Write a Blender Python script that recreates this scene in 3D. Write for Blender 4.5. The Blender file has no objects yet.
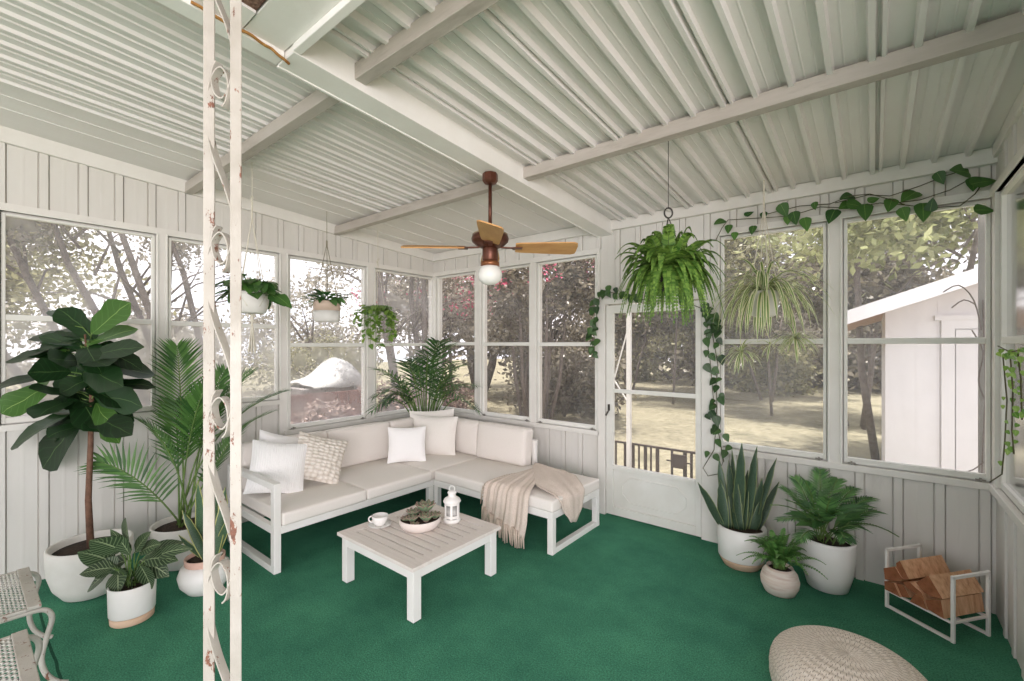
import bpy, math, random
from math import sin, cos, pi, radians as R
from mathutils import Vector as V, Matrix, noise
rnd = random.Random(7)
S = bpy.context.scene
C = S.collection

# ------------------------------------------------------------------ camera, sky, sun, light, exposure
YAW = -0.678; FPX = 449.2; CYP = 345.3; CAMH = 1.6
cam = bpy.data.cameras.new('camera'); cam.sensor_width = 36; cam.lens = FPX/1024*36
cam.shift_y = (CYP-340.5)/1024; cam.clip_end = 300; cam.clip_start = 0.05
camo = bpy.data.objects.new('camera', cam); C.objects.link(camo)
camo.location = (0, 0, CAMH); camo.rotation_euler = (pi/2, 0, -YAW)
S.camera = camo
w = bpy.data.worlds.new('sky'); S.world = w; w.use_nodes = True
wn = w.node_tree.nodes; wl = w.node_tree.links
bg = wn['Background']; bg.inputs['Strength'].default_value = 1.0
tc = wn.new('ShaderNodeTexCoord'); nz = wn.new('ShaderNodeTexNoise'); nz.inputs['Scale'].default_value = 2.5; nz.inputs['Detail'].default_value = 5
cr = wn.new('ShaderNodeValToRGB'); cr.color_ramp.elements[0].position = .35; cr.color_ramp.elements[1].position = .6
cr.color_ramp.elements[0].color = (.82, .86, 1.0, 1); cr.color_ramp.elements[1].color = (1, .95, .995, 1)
wl.new(tc.outputs['Generated'], nz.inputs['Vector']); wl.new(nz.outputs['Fac'], cr.inputs['Fac']); wl.new(cr.outputs['Color'], bg.inputs['Color'])
sd = bpy.data.lights.new('sun', 'SUN'); sd.energy = 4.2; sd.angle = R(2); sd.color = (1, .95, .90)
so = bpy.data.objects.new('sun', sd); C.objects.link(so); so.location = (0, -5, 12)
so.rotation_euler = V((0.0, 0.17, -1.0)).to_track_quat('-Z', 'Y').to_euler()
ad = bpy.data.lights.new('fill_light', 'AREA'); ad.shape = 'RECTANGLE'; ad.size = 4.6; ad.size_y = 2.8; ad.energy = 190; ad.color = (1, .935, .965)  # unseen fill lamp added behind the camera to brighten the room
ao = bpy.data.objects.new('fill_light', ad); C.objects.link(ao); ao.location = (3.2, -3.6, 1.5)
ao.rotation_euler = V((-.75, .72, 0.14)).to_track_quat('-Z', 'Y').to_euler()
vs = S.view_settings; vs.view_transform = 'Standard'; vs.look = 'None'; vs.gamma = 1; vs.exposure = 1.08
vs.use_curve_mapping = False
S.cycles.use_denoising = True; S.cycles.use_adaptive_sampling = False
S.cycles.max_bounces = 10; S.cycles.transparent_max_bounces = 24; S.cycles.diffuse_bounces = 5

# ------------------------------------------------------------------ measured frame -> room coordinates
_c, _s = cos(YAW), sin(YAW)
def ray(px, py):
    r = (px-512)/FPX; u = (CYP-py)/FPX
    return V((_s+r*_c, _c-r*_s, u))
O = V((0, 0, CAMH))
def aty(px, py, v): d = ray(px, py); return O+d*(v/d.y)
def atx(px, py, v): d = ray(px, py); return O+d*(v/d.x)
def atz(px, py, v): d = ray(px, py); return O+d*((v-CAMH)/d.z)
def atd(px, py, dist): return O+ray(px, py)*dist            # at a distance along the viewing axis
XL, YB, XR = -4.433, 3.886, .567
RSL = .0669
def roofz(y): return 2.77+RSL*(YB-y)

# ------------------------------------------------------------------ mesh helpers
class MB:
    def __init__(s): s.v = []; s.f = []; s.uv = []
    def add(s, vs, fs, uvs=None):
        b = len(s.v); s.v += [tuple(p) for p in vs]
        for i, f in enumerate(fs):
            s.f.append(tuple(b+k for k in f))
            s.uv.append([uvs[k] for k in f] if uvs else [(0, 0)]*len(f))
        return s
    def box(s, a, b):
        x0, y0, z0 = [min(a[i], b[i]) for i in range(3)]; x1, y1, z1 = [max(a[i], b[i]) for i in range(3)]
        return s.add([(x0,y0,z0),(x1,y0,z0),(x1,y1,z0),(x0,y1,z0),(x0,y0,z1),(x1,y0,z1),(x1,y1,z1),(x0,y1,z1)],
              [(0,3,2,1),(4,5,6,7),(0,1,5,4),(1,2,6,5),(2,3,7,6),(3,0,4,7)])
    def bar(s, p, q, wdt, hgt, up=(0,0,1)):
        p = V(p); q = V(q); d = (q-p).normalized(); up = V(up)
        if abs(d.dot(up)) > .98: up = V((0,1,0))
        a = d.cross(up).normalized(); u = a.cross(d).normalized()
        vs = []
        for e in (p, q):
            for i, j in ((-1,-1),(1,-1),(1,1),(-1,1)): vs.append(e+a*(i*wdt/2)+u*(j*hgt/2))
        return s.add(vs, [(3,2,1,0),(4,5,6,7),(0,1,5,4),(1,2,6,5),(2,3,7,6),(3,0,4,7)])
    def tube(s, pts, r, n=8, cap=True):
        pts = [V(p) for p in pts]; m = len(pts); rs = r if isinstance(r, (list, tuple)) else [r]*m
        vs = []; fs = []; prev = None
        for i, p in enumerate(pts):
            d = (pts[min(i+1, m-1)]-pts[max(i-1, 0)])
            d = d.normalized() if d.length > 1e-9 else V((0,0,1))
            if prev is None:
                a = d.cross(V((0,0,1)))
                if a.length < .05: a = d.cross(V((1,0,0)))
            else: a = prev-d*prev.dot(d)
            a.normalize(); prev = a; b = d.cross(a)
            for k in range(n):
                t = 2*pi*k/n; vs.append(p+(a*cos(t)+b*sin(t))*rs[i])
        for i in range(m-1):
            for k in range(n):
                k2 = (k+1) % n; fs.append((i*n+k, i*n+k2, (i+1)*n+k2, (i+1)*n+k))
        if cap: fs.append(tuple(range(n-1, -1, -1))); fs.append(tuple((m-1)*n+k for k in range(n)))
        return s.add(vs, fs)
    def flat(s, pts, wdt, thk, side):
        """flat iron strap along pts, its width along side"""
        pts = [V(p) for p in pts]; m = len(pts); side = V(side).normalized(); vs = []; fs = []
        for i, p in enumerate(pts):
            d = (pts[min(i+1, m-1)]-pts[max(i-1, 0)]).normalized(); nrm = d.cross(side).normalized()
            for a, b in ((-1,-1),(1,-1),(1,1),(-1,1)): vs.append(p+side*(a*wdt/2)+nrm*(b*thk/2))
        for i in range(m-1):
            for k in range(4):
                k2 = (k+1) % 4; fs.append((i*4+k, i*4+k2, (i+1)*4+k2, (i+1)*4+k))
        fs += [(3,2,1,0), tuple((m-1)*4+k for k in range(4))]
        return s.add(vs, fs)
    def lathe(s, prof, n=36, c=(0,0,0), sx=1, sy=1, fn=None):
        vs = []; fs = []; m = len(prof)
        for (r, z) in prof:
            for k in range(n):
                t = 2*pi*k/n; p = (c[0]+r*cos(t)*sx, c[1]+r*sin(t)*sy, c[2]+z)
                vs.append(fn(p, r, z, t) if fn else p)
        for i in range(m-1):
            for k in range(n):
                k2 = (k+1) % n; fs.append((i*n+k, i*n+k2, (i+1)*n+k2, (i+1)*n+k))
        if prof[0][0] > 1e-6: fs.append(tuple(range(n-1, -1, -1)))
        if prof[-1][0] > 1e-6: fs.append(tuple((m-1)*n+k for k in range(n)))
        return s.add(vs, fs)
    def grid(s, P, nu, nv, flip=False):
        vs = [P(i/nu, j/nv) for j in range(nv+1) for i in range(nu+1)]
        uv = [(i/nu, j/nv) for j in range(nv+1) for i in range(nu+1)]
        fs = []
        for j in range(nv):
            for i in range(nu):
                a = j*(nu+1)+i; q = (a, a+1, a+nu+2, a+nu+1); fs.append(q[::-1] if flip else q)
        return s.add(vs, fs, uv)
    def leaf(s, p, d, up, L, W, prof, droop=0, n=5, fold=.15, twist=0, uvo=0):
        """one leaf blade with a midrib; prof(t) is its half width"""
        p = V(p); d = V(d).normalized(); up = V(up); sd_ = d.cross(up)
        if sd_.length < .05: sd_ = d.cross(V((1, .3, 0)))
        sd_.normalize(); nr = sd_.cross(d).normalized()
        vs = []; fs = []; uv = []; q = p.copy(); dd = d.copy()
        for i in range(n+1):
            t = i/n
            if i:
                dd = (dd+V((0,0,-1))*(droop/n)).normalized(); q = q+dd*(L/n)
            a = sd_
            if twist: a = sd_*cos(twist*t)+nr*sin(twist*t)
            nn = a.cross(dd).normalized(); h = W*prof(t)
            vs += [q-a*h+nn*(h*fold), q, q+a*h+nn*(h*fold)]; uv += [(0, t), (.5, t), (1, t)]
        for i in range(n):
            b = i*3; fs += [(b, b+1, b+4, b+3), (b+1, b+2, b+5, b+4)]
        return s.add(vs, fs, uv)
    def build(s, name, m, parent=None, smooth=False, bevel=0, at=None, sub=0, solid=0):
        off = V((0,0,0))
        if parent is not None: off = V(parent['_w'])
        if at is not None: off = V(at)
        me = bpy.data.meshes.new(name)
        me.from_pydata([(p[0]-off.x, p[1]-off.y, p[2]-off.z) for p in s.v], [], s.f)
        lay = me.uv_layers.new(name='UVMap'); k = 0
        flat = [c for f in s.uv for uvp in f for c in uvp]
        lay.data.foreach_set('uv', flat)
        if smooth: me.polygons.foreach_set('use_smooth', [True]*len(me.polygons))
        me.materials.append(m); me.update()
        o = bpy.data.objects.new(name, me); C.objects.link(o)
        if parent is not None: o.parent = parent
        if at is not None: o.location = off
        o['_w'] = tuple(off)
        if solid:
            md = o.modifiers.new('thick', 'SOLIDIFY'); md.thickness = solid; md.offset = 0
        if bevel:
            md = o.modifiers.new('bevel', 'BEVEL'); md.width = bevel; md.segments = 2; md.limit_method = 'ANGLE'
            md.harden_normals = False
        if sub:
            md = o.modifiers.new('sub', 'SUBSURF'); md.levels = sub; md.render_levels = sub
        return o
def spl(pts, k=5):
    pts = [V(p) for p in pts]; out = []
    for i in range(len(pts)-1):
        p0, p1, p2, p3 = pts[max(0, i-1)], pts[i], pts[i+1], pts[min(len(pts)-1, i+2)]
        for j in range(k):
            t = j/k; out.append(.5*((2*p1)+(p2-p0)*t+(2*p0-5*p1+4*p2-p3)*t*t+(3*p1-p0-3*p2+p3)*t**3))
    return out+[pts[-1]]
def thing(name, label, cat, loc=(0,0,0), group=None):
    o = bpy.data.objects.new(name, None); C.objects.link(o); o.location = loc; o['_w'] = tuple(loc); o.empty_display_size = .1
    return tag(o, label, cat, group)
def tag(o, label, cat, group=None, kind=None):
    o['label'] = label; o['category'] = cat
    if group: o['group'] = group
    if kind: o['kind'] = kind
    return o
def struct(o): o['kind'] = 'structure'; return o

# ------------------------------------------------------------------ materials
def lin(h):
    c = [int(h[i:i+2], 16)/255 for i in (0, 2, 4)]
    return tuple([x/12.92 if x <= .04045 else ((x+.055)/1.055)**2.4 for x in c]+[1])
class NT:
    def __init__(s, name):
        s.m = bpy.data.materials.new(name); s.m.use_nodes = True; s.n = s.m.node_tree.nodes; s.l = s.m.node_tree.links
        s.b = s.n['Principled BSDF']; s.out = s.n['Material Output']
    def new(s, t, **kw):
        o = s.n.new(t)
        for k, v in kw.items():
            if k in o.inputs: o.inputs[k].default_value = v
            else: setattr(o, k, v)
        return o
    def link(s, a, b): s.l.new(a, b)
    def noise(s, scale, detail=4, rough=.6, coord='Object', mapscale=None):
        t = s.new('ShaderNodeTexCoord'); n = s.new('ShaderNodeTexNoise', Scale=scale, Detail=detail, Roughness=rough)
        src = t.outputs[coord]
        if mapscale:
            mp = s.new('ShaderNodeMapping'); mp.inputs['Scale'].default_value = mapscale; s.link(src, mp.inputs['Vector']); src = mp.outputs['Vector']
        s.link(src, n.inputs['Vector']); return n.outputs['Fac']
    def ramp(s, fac, stops):
        r = s.new('ShaderNodeValToRGB'); e = r.color_ramp.elements
        while len(e) < len(stops): e.new(.5)
        for k, (p, c) in enumerate(stops): e[k].position = p; e[k].color = c if len(c) == 4 else tuple(c)+(1,)
        s.link(fac, r.inputs['Fac']); return r.outputs['Color']
    def mix(s, fac, a, b, mode='MIX'):
        x = s.new('ShaderNodeMix', data_type='RGBA', blend_type=mode)
        for v, i in ((fac, x.inputs[0]), (a, x.inputs[6]), (b, x.inputs[7])):
            if hasattr(v, 'is_linked'): s.link(v, i)
            else: i.default_value = v
        return x.outputs[2]
    def math(s, op, a, b=0.0, c=0.0):
        x = s.new('ShaderNodeMath', operation=op)
        for k, v in enumerate((a, b, c)):
            if hasattr(v, 'is_linked'): s.link(v, x.inputs[k])
            else: x.inputs[k].default_value = v
        return x.outputs[0]
    def bump(s, h, strength=.3, dist=.01):
        b = s.new('ShaderNodeBump', Strength=strength, Distance=dist); s.link(h, b.inputs['Height']); s.link(b.outputs[0], s.b.inputs['Normal'])
def mat(name, c1, c2=None, rough=.6, scale=4, bump=0, bscale=60, metal=0, spec=.4, mapscale=None, lo=.3, hi=.7):
    t = NT(name); t.b.inputs['Roughness'].default_value = rough; t.b.inputs['Metallic'].default_value = metal
    t.b.inputs['Specular IOR Level'].default_value = spec
    a = lin(c1)
    if c2: t.link(t.ramp(t.noise(scale, mapscale=mapscale), [(lo, a), (hi, lin(c2))]), t.b.inputs['Base Color'])
    else: t.b.inputs['Base Color'].default_value = a
    if bump: t.bump(t.noise(bscale, 3), bump)
    return t.m
def leafmat(name, c1, c2, rib=None, ribw=.05, edge=None, edgew=.2, veins=None, nv=7, bands=0, rough=.42, trans=.18, vs_=.6):
    t = NT(name); b = t.b; b.inputs['Roughness'].default_value = rough; b.inputs['Specular IOR Level'].default_value = .45
    g = t.new('ShaderNodeNewGeometry')
    col = t.mix(g.outputs['Random Per Island'], lin(c1), lin(c2))
    uv = t.new('ShaderNodeTexCoord'); sx = t.new('ShaderNodeSeparateXYZ'); t.link(uv.outputs['UV'], sx.inputs[0])
    d = t.math('ABSOLUTE', t.math('SUBTRACT', sx.outputs[0], .5))
    if veins:
        ph = t.math('SUBTRACT', t.math('MULTIPLY', sx.outputs[1], nv), t.math('MULTIPLY', d, nv*.55))
        fr = t.math('ABSOLUTE', t.math('SUBTRACT', t.math('FRACT', ph), .5))
        k = t.math('LESS_THAN', fr, vs_/5)
        col = t.mix(t.math('MULTIPLY', k, .75), col, lin(veins))
    if bands:
        n = t.noise(14, 2, .5, 'UV', (1.2, bands, 1)); col = t.mix(t.math('MULTIPLY', t.math('GREATER_THAN', n, .53), .55), col, lin('74866e'))
    if edge: col = t.mix(t.math('GREATER_THAN', d, .5-edgew/2), col, lin(edge))
    if rib: col = t.mix(t.math('LESS_THAN', d, ribw/2), col, lin(rib))
    t.link(col, b.inputs['Base Color'])
    tr = t.new('ShaderNodeBsdfTranslucent'); t.link(col, tr.inputs['Color'])
    mx = t.new('ShaderNodeMixShader'); mx.inputs[0].default_value = trans
    t.link(b.outputs[0], mx.inputs[1]); t.link(tr.outputs[0], mx.inputs[2]); t.link(mx.outputs[0], t.out.inputs['Surface'])
    return t.m
def carpet():
    t = NT('green_carpet'); t.b.inputs['Roughness'].default_value = .95; t.b.inputs['Specular IOR Level'].default_value = .1
    a = t.ramp(t.noise(1.6, 6, .7), [(.3, lin('376f59')), (.7, lin('509272'))])
    f = t.ramp(t.noise(130, 3), [(.3, (.55,.55,.55)), (.7, (1.3,1.3,1.3))])
    col = t.mix(1.0, a, f, 'MULTIPLY')
    tc_ = t.new('ShaderNodeTexCoord'); sx = t.new('ShaderNodeSeparateXYZ'); t.link(tc_.outputs['Object'], sx.inputs[0])
    wob = t.math('ADD', sx.outputs[1], t.math('MULTIPLY', t.noise(3, 2), .02))
    k = t.math('LESS_THAN', t.math('ABSOLUTE', t.math('SUBTRACT', wob, .33)), .006)
    col = t.mix(t.math('MULTIPLY', k, .7), col, lin('07211a'))
    sp = t.math('GREATER_THAN', t.noise(38, 1), .80); col = t.mix(t.math('MULTIPLY', sp, .5), col, lin('8fae9c'))
    t.link(col, t.b.inputs['Base Color']); t.bump(t.noise(160, 3), .5, .008); return t.m
def paint(name, c1='dedbd2', c2='d2cec3', dirt='98907f', dlo=.62, dhi=.85, rough=.5, streak=(1,1,1), spec=.3, dscale=3):
    t = NT(name); t.b.inputs['Roughness'].default_value = rough; t.b.inputs['Specular IOR Level'].default_value = spec
    base = t.ramp(t.noise(2.2, 5, .65, mapscale=streak), [(.35, lin(c1)), (.65, lin(c2))])
    k = t.ramp(t.noise(dscale, 8, .72, mapscale=streak), [(dlo, (0,0,0)), (dhi, (1,1,1))])
    t.link(t.mix(k, base, lin(dirt)), t.b.inputs['Base Color']); t.bump(t.noise(45, 3), .06); return t.m
def chipped():
    t = NT('chipped_white_paint'); t.b.inputs['Roughness'].default_value = .5
    base = t.ramp(t.noise(5, 5), [(.35, lin('c2bdb4')), (.65, lin('aca69b'))])
    n1 = t.noise(26, 6, .75, mapscale=(1,1,.45)); k = t.ramp(n1, [(.585, (0,0,0)), (.61, (1,1,1))])
    rust = t.ramp(t.noise(60, 3), [(.3, lin('5a3a2e')), (.7, lin('93604a'))])
    t.link(t.mix(k, base, rust), t.b.inputs['Base Color']); t.bump(n1, .3); return t.m
def haze_glass(name, lo, hi, tint=(.93,.94,.93), scale=1.3):
    t = NT(name); t.n.remove(t.b)
    tr = t.new('ShaderNodeBsdfTransparent'); tr.inputs['Color'].default_value = tint+(1,)
    df = t.new('ShaderNodeBsdfDiffuse'); df.inputs['Color'].default_value = (.86,.85,.84,1)
    tl = t.new('ShaderNodeBsdfTranslucent'); tl.inputs['Color'].default_value = (.86,.85,.84,1)
    m0 = t.new('ShaderNodeMixShader'); m0.inputs[0].default_value = .5; t.link(df.outputs[0], m0.inputs[1]); t.link(tl.outputs[0], m0.inputs[2])
    f = t.ramp(t.noise(scale, 5, .6), [(.3, (lo,lo,lo)), (.75, (hi,hi,hi))])
    m1 = t.new('ShaderNodeMixShader'); t.link(f, m1.inputs[0]); t.link(tr.outputs[0], m1.inputs[1]); t.link(m0.outputs[0], m1.inputs[2])
    gl = t.new('ShaderNodeBsdfGlossy'); gl.inputs['Roughness'].default_value = .12
    fr = t.new('ShaderNodeFresnel'); fr.inputs['IOR'].default_value = 1.25
    m2 = t.new('ShaderNodeMixShader'); t.link(fr.outputs[0], m2.inputs[0]); t.link(m1.outputs[0], m2.inputs[1]); t.link(gl.outputs[0], m2.inputs[2])
    t.link(m2.outputs[0], t.out.inputs['Surface']); return t.m
def fabric(name, c1, c2, scale=220, rib=None, bump=.35):
    t = NT(name); t.b.inputs['Roughness'].default_value = .92; t.b.inputs['Specular IOR Level'].default_value = .15
    a = t.ramp(t.noise(scale, 2), [(.3, lin(c1)), (.7, lin(c2))]); t.link(a, t.b.inputs['Base Color'])
    if rib:
        tc_ = t.new('ShaderNodeTexCoord'); wv = t.new('ShaderNodeTexWave', Scale=rib, Distortion=.2, bands_direction='X'); t.link(tc_.outputs['UV'], wv.inputs['Vector']); t.bump(wv.outputs['Fac'], .5, .004)
    else: t.bump(t.noise(scale*1.4, 2), bump, .003)
    return t.m
def cable_knit():
    t = NT('cable_knit'); t.b.inputs['Roughness'].default_value = .95; t.b.inputs['Specular IOR Level'].default_value = .1
    tc_ = t.new('ShaderNodeTexCoord'); mp = t.new('ShaderNodeMapping'); mp.inputs['Scale'].default_value = (9, 13, 1); t.link(tc_.outputs['UV'], mp.inputs['Vector'])
    vo = t.new('ShaderNodeTexVoronoi', Scale=1.0, Randomness=.35); t.link(mp.outputs[0], vo.inputs['Vector'])
    t.link(t.ramp(vo.outputs['Distance'], [(.25, lin('ebe4da')), (.75, lin('cbbfb1'))]), t.b.inputs['Base Color'])
    t.bump(t.math('SUBTRACT', 1.0, vo.outputs['Distance']), 1.0, .02); return t.m
def wood(name, stops, sc=(1.5, 1.5, 22), n=2.2, rough=.7, bump=.15):
    t = NT(name); t.b.inputs['Roughness'].default_value = rough; t.b.inputs['Specular IOR Level'].default_value = .25
    f = t.noise(n, 6, .65, mapscale=sc)
    t.link(t.ramp(f, [(p, lin(c)) for p, c in stops]), t.b.inputs['Base Color']); t.bump(f, bump, .01); return t.m

M_carpet = carpet()
M_wall = paint('white_siding', 'dbd8d2', 'd2cec7', 'a39c90', .66, .95, streak=(1,1,.25))
M_trim = paint('white_trim', 'e3e0da', 'dad6cf', '9a9386', .68, .95)
M_ceil = paint('white_metal_roof', 'e6e3e1', 'dedad7', 'a8a199', .70, .98, streak=(1,.3,1), rough=.4)
M_beam = paint('white_beam', 'efede9', 'e6e3de', 'a39a8c', .68, .95)
M_purl = paint('grey_white_purlin', 'bfb8b0', 'ada59c', '7d7368', .52, .85, streak=(.5,2,3))
M_sash = paint('white_sash', 'e4e3dd', 'dad8d0', 'a39b8c', .7, .92)
M_glassL = haze_glass('hazy_pane', .10, .36, scale=2.5)
M_glassL2 = haze_glass('cloudy_pane', .34, .66, scale=2.0)
M_glassL3 = haze_glass('misty_pane', .16, .48, scale=2.5)
M_glassB = haze_glass('screen_pane', .04, .14, (.84,.82,.80), scale=2.5)
M_glassR = haze_glass('dusty_pane', .08, .24, (.93,.93,.92))
M_glassD = haze_glass('door_pane', .05, .16, (.9,.89,.88))
M_chip = chipped()
M_white = mat('white_powder_coat', 'eceae6', 'e4e1db', .45)
M_fr = mat('white_sofa_metal', 'eae8e4', 'e2dfd9', .4)
M_cush = fabric('cream_cushion', 'ded7cf', 'e6dfd8')
M_seat = fabric('cream_seat', 'e2dbd3', 'e9e3dc')
M_pil_w = fabric('white_pillow', 'f3f1ef', 'f8f6f4')
M_pil_r = fabric('white_ribbed', 'f3f1ef', 'f9f7f5', rib=8)
M_pil_c = fabric('cream_pillow', 'e4ded6', 'ebe6df')
M_knit = cable_knit()
M_throw = fabric('beige_throw', 'cbbcae', 'dccfc3', 140, bump=.8)
M_fringe = fabric('beige_fringe', 'bfae9e', 'd2c2b3', 140)
M_table = wood('pale_table_wood', [(.3, 'd6ccc4'), (.7, 'e2dad3')], (2, 18, 2), 3, .6, .05)
M_pot = mat('white_ceramic', 'e9e7e3', 'dfdcd6', .4, 3)
M_potm = mat('matte_white_pot', 'e4e1db', 'd6d2ca', .6, 5, .05)
M_potd = mat('blush_rim', 'd9b5a5', 'cfa796', .6)
M_potwood = wood('pot_wood_base', [(.3, 'c2a084'), (.7, 'd3b79e')], (3, 3, 3))
M_terr = wood('blush_stone_pot', [(.3, 'b98f79'), (.45, 'e6dad0'), (.6, 'cfae9b'), (.75, 'ece3db')], (.6, .6, 5), 2.2, .7, .02)
M_soil = mat('dark_soil', '2a211b', '47382d', .95, 60, .8, 90)
M_bark = mat('brown_bark', '5a4032', '7a5a48', .8, 30, .5, 40)
M_stem = mat('green_stem', '4d6b33', '6c8544', .6, 20)
M_stemd = mat('dark_vine_stem', '3d3a26', '5a5634', .7, 20)
M_fig = leafmat('fig_leaf', '10260f', '1e3d1c', rib='4f6b3c', ribw=.025, veins='21421f', nv=6, vs_=.35, rough=.38)
M_figl = leafmat('fig_leaf_young', '3c6224', '4a7230', rib='8fae62', ribw=.025, veins='527a38', nv=6, vs_=.35, trans=.3)
M_palm = leafmat('palm_leaf', '345c2c', '648f48', trans=.3)
M_palmd = leafmat('dark_palm_leaf', '264a28', '5a8048', trans=.3)
M_cala = leafmat('calathea_leaf', '263a22', '35492e', rib='98a67f', ribw=.05, veins='7c8d68', nv=9, vs_=.7)
M_snake = leafmat('snake_leaf', '2a4a2e', '456446', edge='b7b774', edgew=.16, bands=9, trans=.05)
M_snaked = leafmat('dark_snake_leaf', '22382a', '34503a', edge='7f8c5c', edgew=.1, bands=9, trans=.05)
M_fern = leafmat('fern_frond', '43702a', '94b656', trans=.35)
M_fernd = leafmat('dark_fern_frond', '365f38', '73a05c', trans=.25)
M_fernm = leafmat('mid_fern_frond', '46783a', '78a858', trans=.3)
M_spider = leafmat('spider_leaf', '6b8744', '84a058', edge='eceac6', edgew=.5, trans=.3)
M_poth = leafmat('pothos_leaf', '2c5229', '55803a', rib='7ea357', ribw=.03, trans=.25)
M_poth2 = leafmat('bright_pothos_leaf', '55812f', '93b056', rib='a9c870', ribw=.03, trans=.3)
M_ivy = leafmat('ivy_leaf', '263f24', '4a6d38', rib='5d8048', ribw=.03, trans=.2)
M_succ = leafmat('succulent_leaf', '6f8468', '9aaa83', edge='b48f86', edgew=.15, trans=.1)
M_rope = mat('macrame_rope', 'd8d2c4', 'c6bfae', .9, 80)
M_wire = mat('dark_wire', '3a3632', None, .5)
M_log = wood('split_log_side', [(.25, '95664a'), (.42, 'cc9d79'), (.7, 'e8bf9b')], (14, 14, 1.2), 2.4, .85, .5)
M_loge = wood('split_log_end', [(.25, '74482f'), (.5, '965f42'), (.75, 'ab7653')], (6, 6, 6), 3, .9, .4)  # end colours set darker, with the shade on these faces included
M_bronze = mat('bronze_metal', '4f2f24', '6d4232', .35, 12, metal=.5)
M_copper = mat('copper_band', '8a5638', 'a26c48', .35, metal=.5)
M_cream = mat('fan_cream_band', 'b5a68e', '9a8b74', .4)
M_blade = wood('fan_blade_oak', [(.3, 'b98450'), (.7, 'd3a268')], (1.5, 1.5, 14), 3, .5, .03)
M_globe = mat('frosted_globe', 'eeece6', None, .25)
M_iron = mat('dark_iron', '3b322d', '4c4038', .6)
M_knob = mat('dark_handle', '4a4540', None, .4, metal=.6)
M_latch = mat('grey_latch', '8f8b84', None, .5, metal=.3)

# ------------------------------------------------------------------ room shell
fl = MB(); fl.box((XL-.02, -3.2, -.08), (XR+.02, YB+.02, 0)); struct(fl.build('floor', M_carpet))
def siding(mb, U, side, u0, u1, z0, z1, ribs, rw=.042, gap=.0055):
    """ribbed panel: U(u, depth, z) gives the point, ribs stand proud between two dark grooves"""
    pr = [(u0, 0)]
    for r in ribs:
        if r-rw/2-gap*2 < u0+.004 or r+rw/2+gap*2 > u1-.004: continue
        a, b = r-rw/2, r+rw/2
        pr += [(a-gap*1.6, 0), (a-gap*.9, -.011), (a-gap*.3, -.011), (a, .010), (b, .010), (b+gap*.3, -.011), (b+gap*.9, -.011), (b+gap*1.6, 0)]
    mids = [(ribs[i]+ribs[i+1])/2 for i in range(len(ribs)-1)]
    pr.append((u1, 0))
    for q in mids:
        if u0+.03 < q < u1-.03: pr += [(q-.012, 0), (q-.004, .0007), (q+.004, .0007), (q+.012, 0)]
    pr.sort(key=lambda e: e[0])
    zt = z1 if callable(z1) else (lambda u: z1)
    vs = []; fs = []
    for u, d in pr: vs += [U(u, d, z0), U(u, d, zt(u))]
    for i in range(len(pr)-1):
        a = 2*i; fs.append((a, a+2, a+3, a+1) if side > 0 else (a+1, a+3, a+2, a))
    mb.add(vs, fs)
    vs = []                                                  # outer skin
    for u in (u0, u1): vs += [U(u, -.09, z0), U(u, -.09, zt(u)), U(u, -.012, z0), U(u, -.012, zt(u))]
    mb.add(vs, [(0,1,5,4), (0,4,6,2), (1,3,7,5), (0,2,3,1), (4,5,7,6)])
UL = lambda u, d, z: (XL+d, u, z)
UB = lambda u, d, z: (u, YB-d, z)
UR = lambda u, d, z: (XR-d, u, z)
rl = [.385+.1975*k for k in range(-18, 18)]
rb = [-2.655+.1985*k for k in range(-10, 18)]
rr = sorted(3.62-.2*k for k in range(0, 14))
wlm = MB()
siding(wlm, UL, -1, -3.0, YB, 2.52, lambda u: roofz(u)+.01, rl)
siding(wlm, UL, -1, -3.0, 2.02, 0, 1.07, rl); siding(wlm, UL, -1, 2.02, YB, 0, .765, rl)
siding(wlm, UL, -1, -3.0, .187, 1.07, 2.52, rl)
siding(wlm, UL, -1, 1.0, 1.08, 1.07, 2.52, []); siding(wlm, UL, -1, 1.944, 2.02, 1.07, 2.52, []); siding(wlm, UL, -1, 2.02, 2.033, .765, 2.52, []); siding(wlm, UL, -1, 2.892, 3.003, .765, 2.52, []); siding(wlm, UL, -1, 3.88, YB, .765, 2.52, [])
struct(wlm.build('wall_left', M_wall))
wbm = MB()
siding(wbm, UB, -1, XL, XR, 2.52, roofz(YB)+.01, rb)
siding(wbm, UB, -1, XL, -2.04, 0, .765, rb); siding(wbm, UB, -1, -.985, XR, 0, .765, rb)
siding(wbm, UB, -1, -2.074, -.966, 2.02, 2.52, rb)
for a, b in ((XL, -4.364), (-3.675, -3.58), (-2.867, -2.784), (-2.074, -2.04), (-.985, -.966), (-.257, -.167), (.548, XR)): siding(wbm, UB, -1, a, b, .765, 2.02 if a in (-2.074, -.985) else 2.52, [])
struct(wbm.build('wall_back', M_wall))
wrm = MB()
siding(wrm, UR, 1, 1.05, YB, 2.52, lambda u: roofz(u)+.01, rr); siding(wrm, UR, 1, 1.05, YB, 0, .765, rr)
siding(wrm, UR, 1, 3.735, YB, .765, 2.52, []); siding(wrm, UR, 1, 2.222, 2.428, .765, 2.52, [])
struct(wrm.build('wall_right', M_wall))

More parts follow.
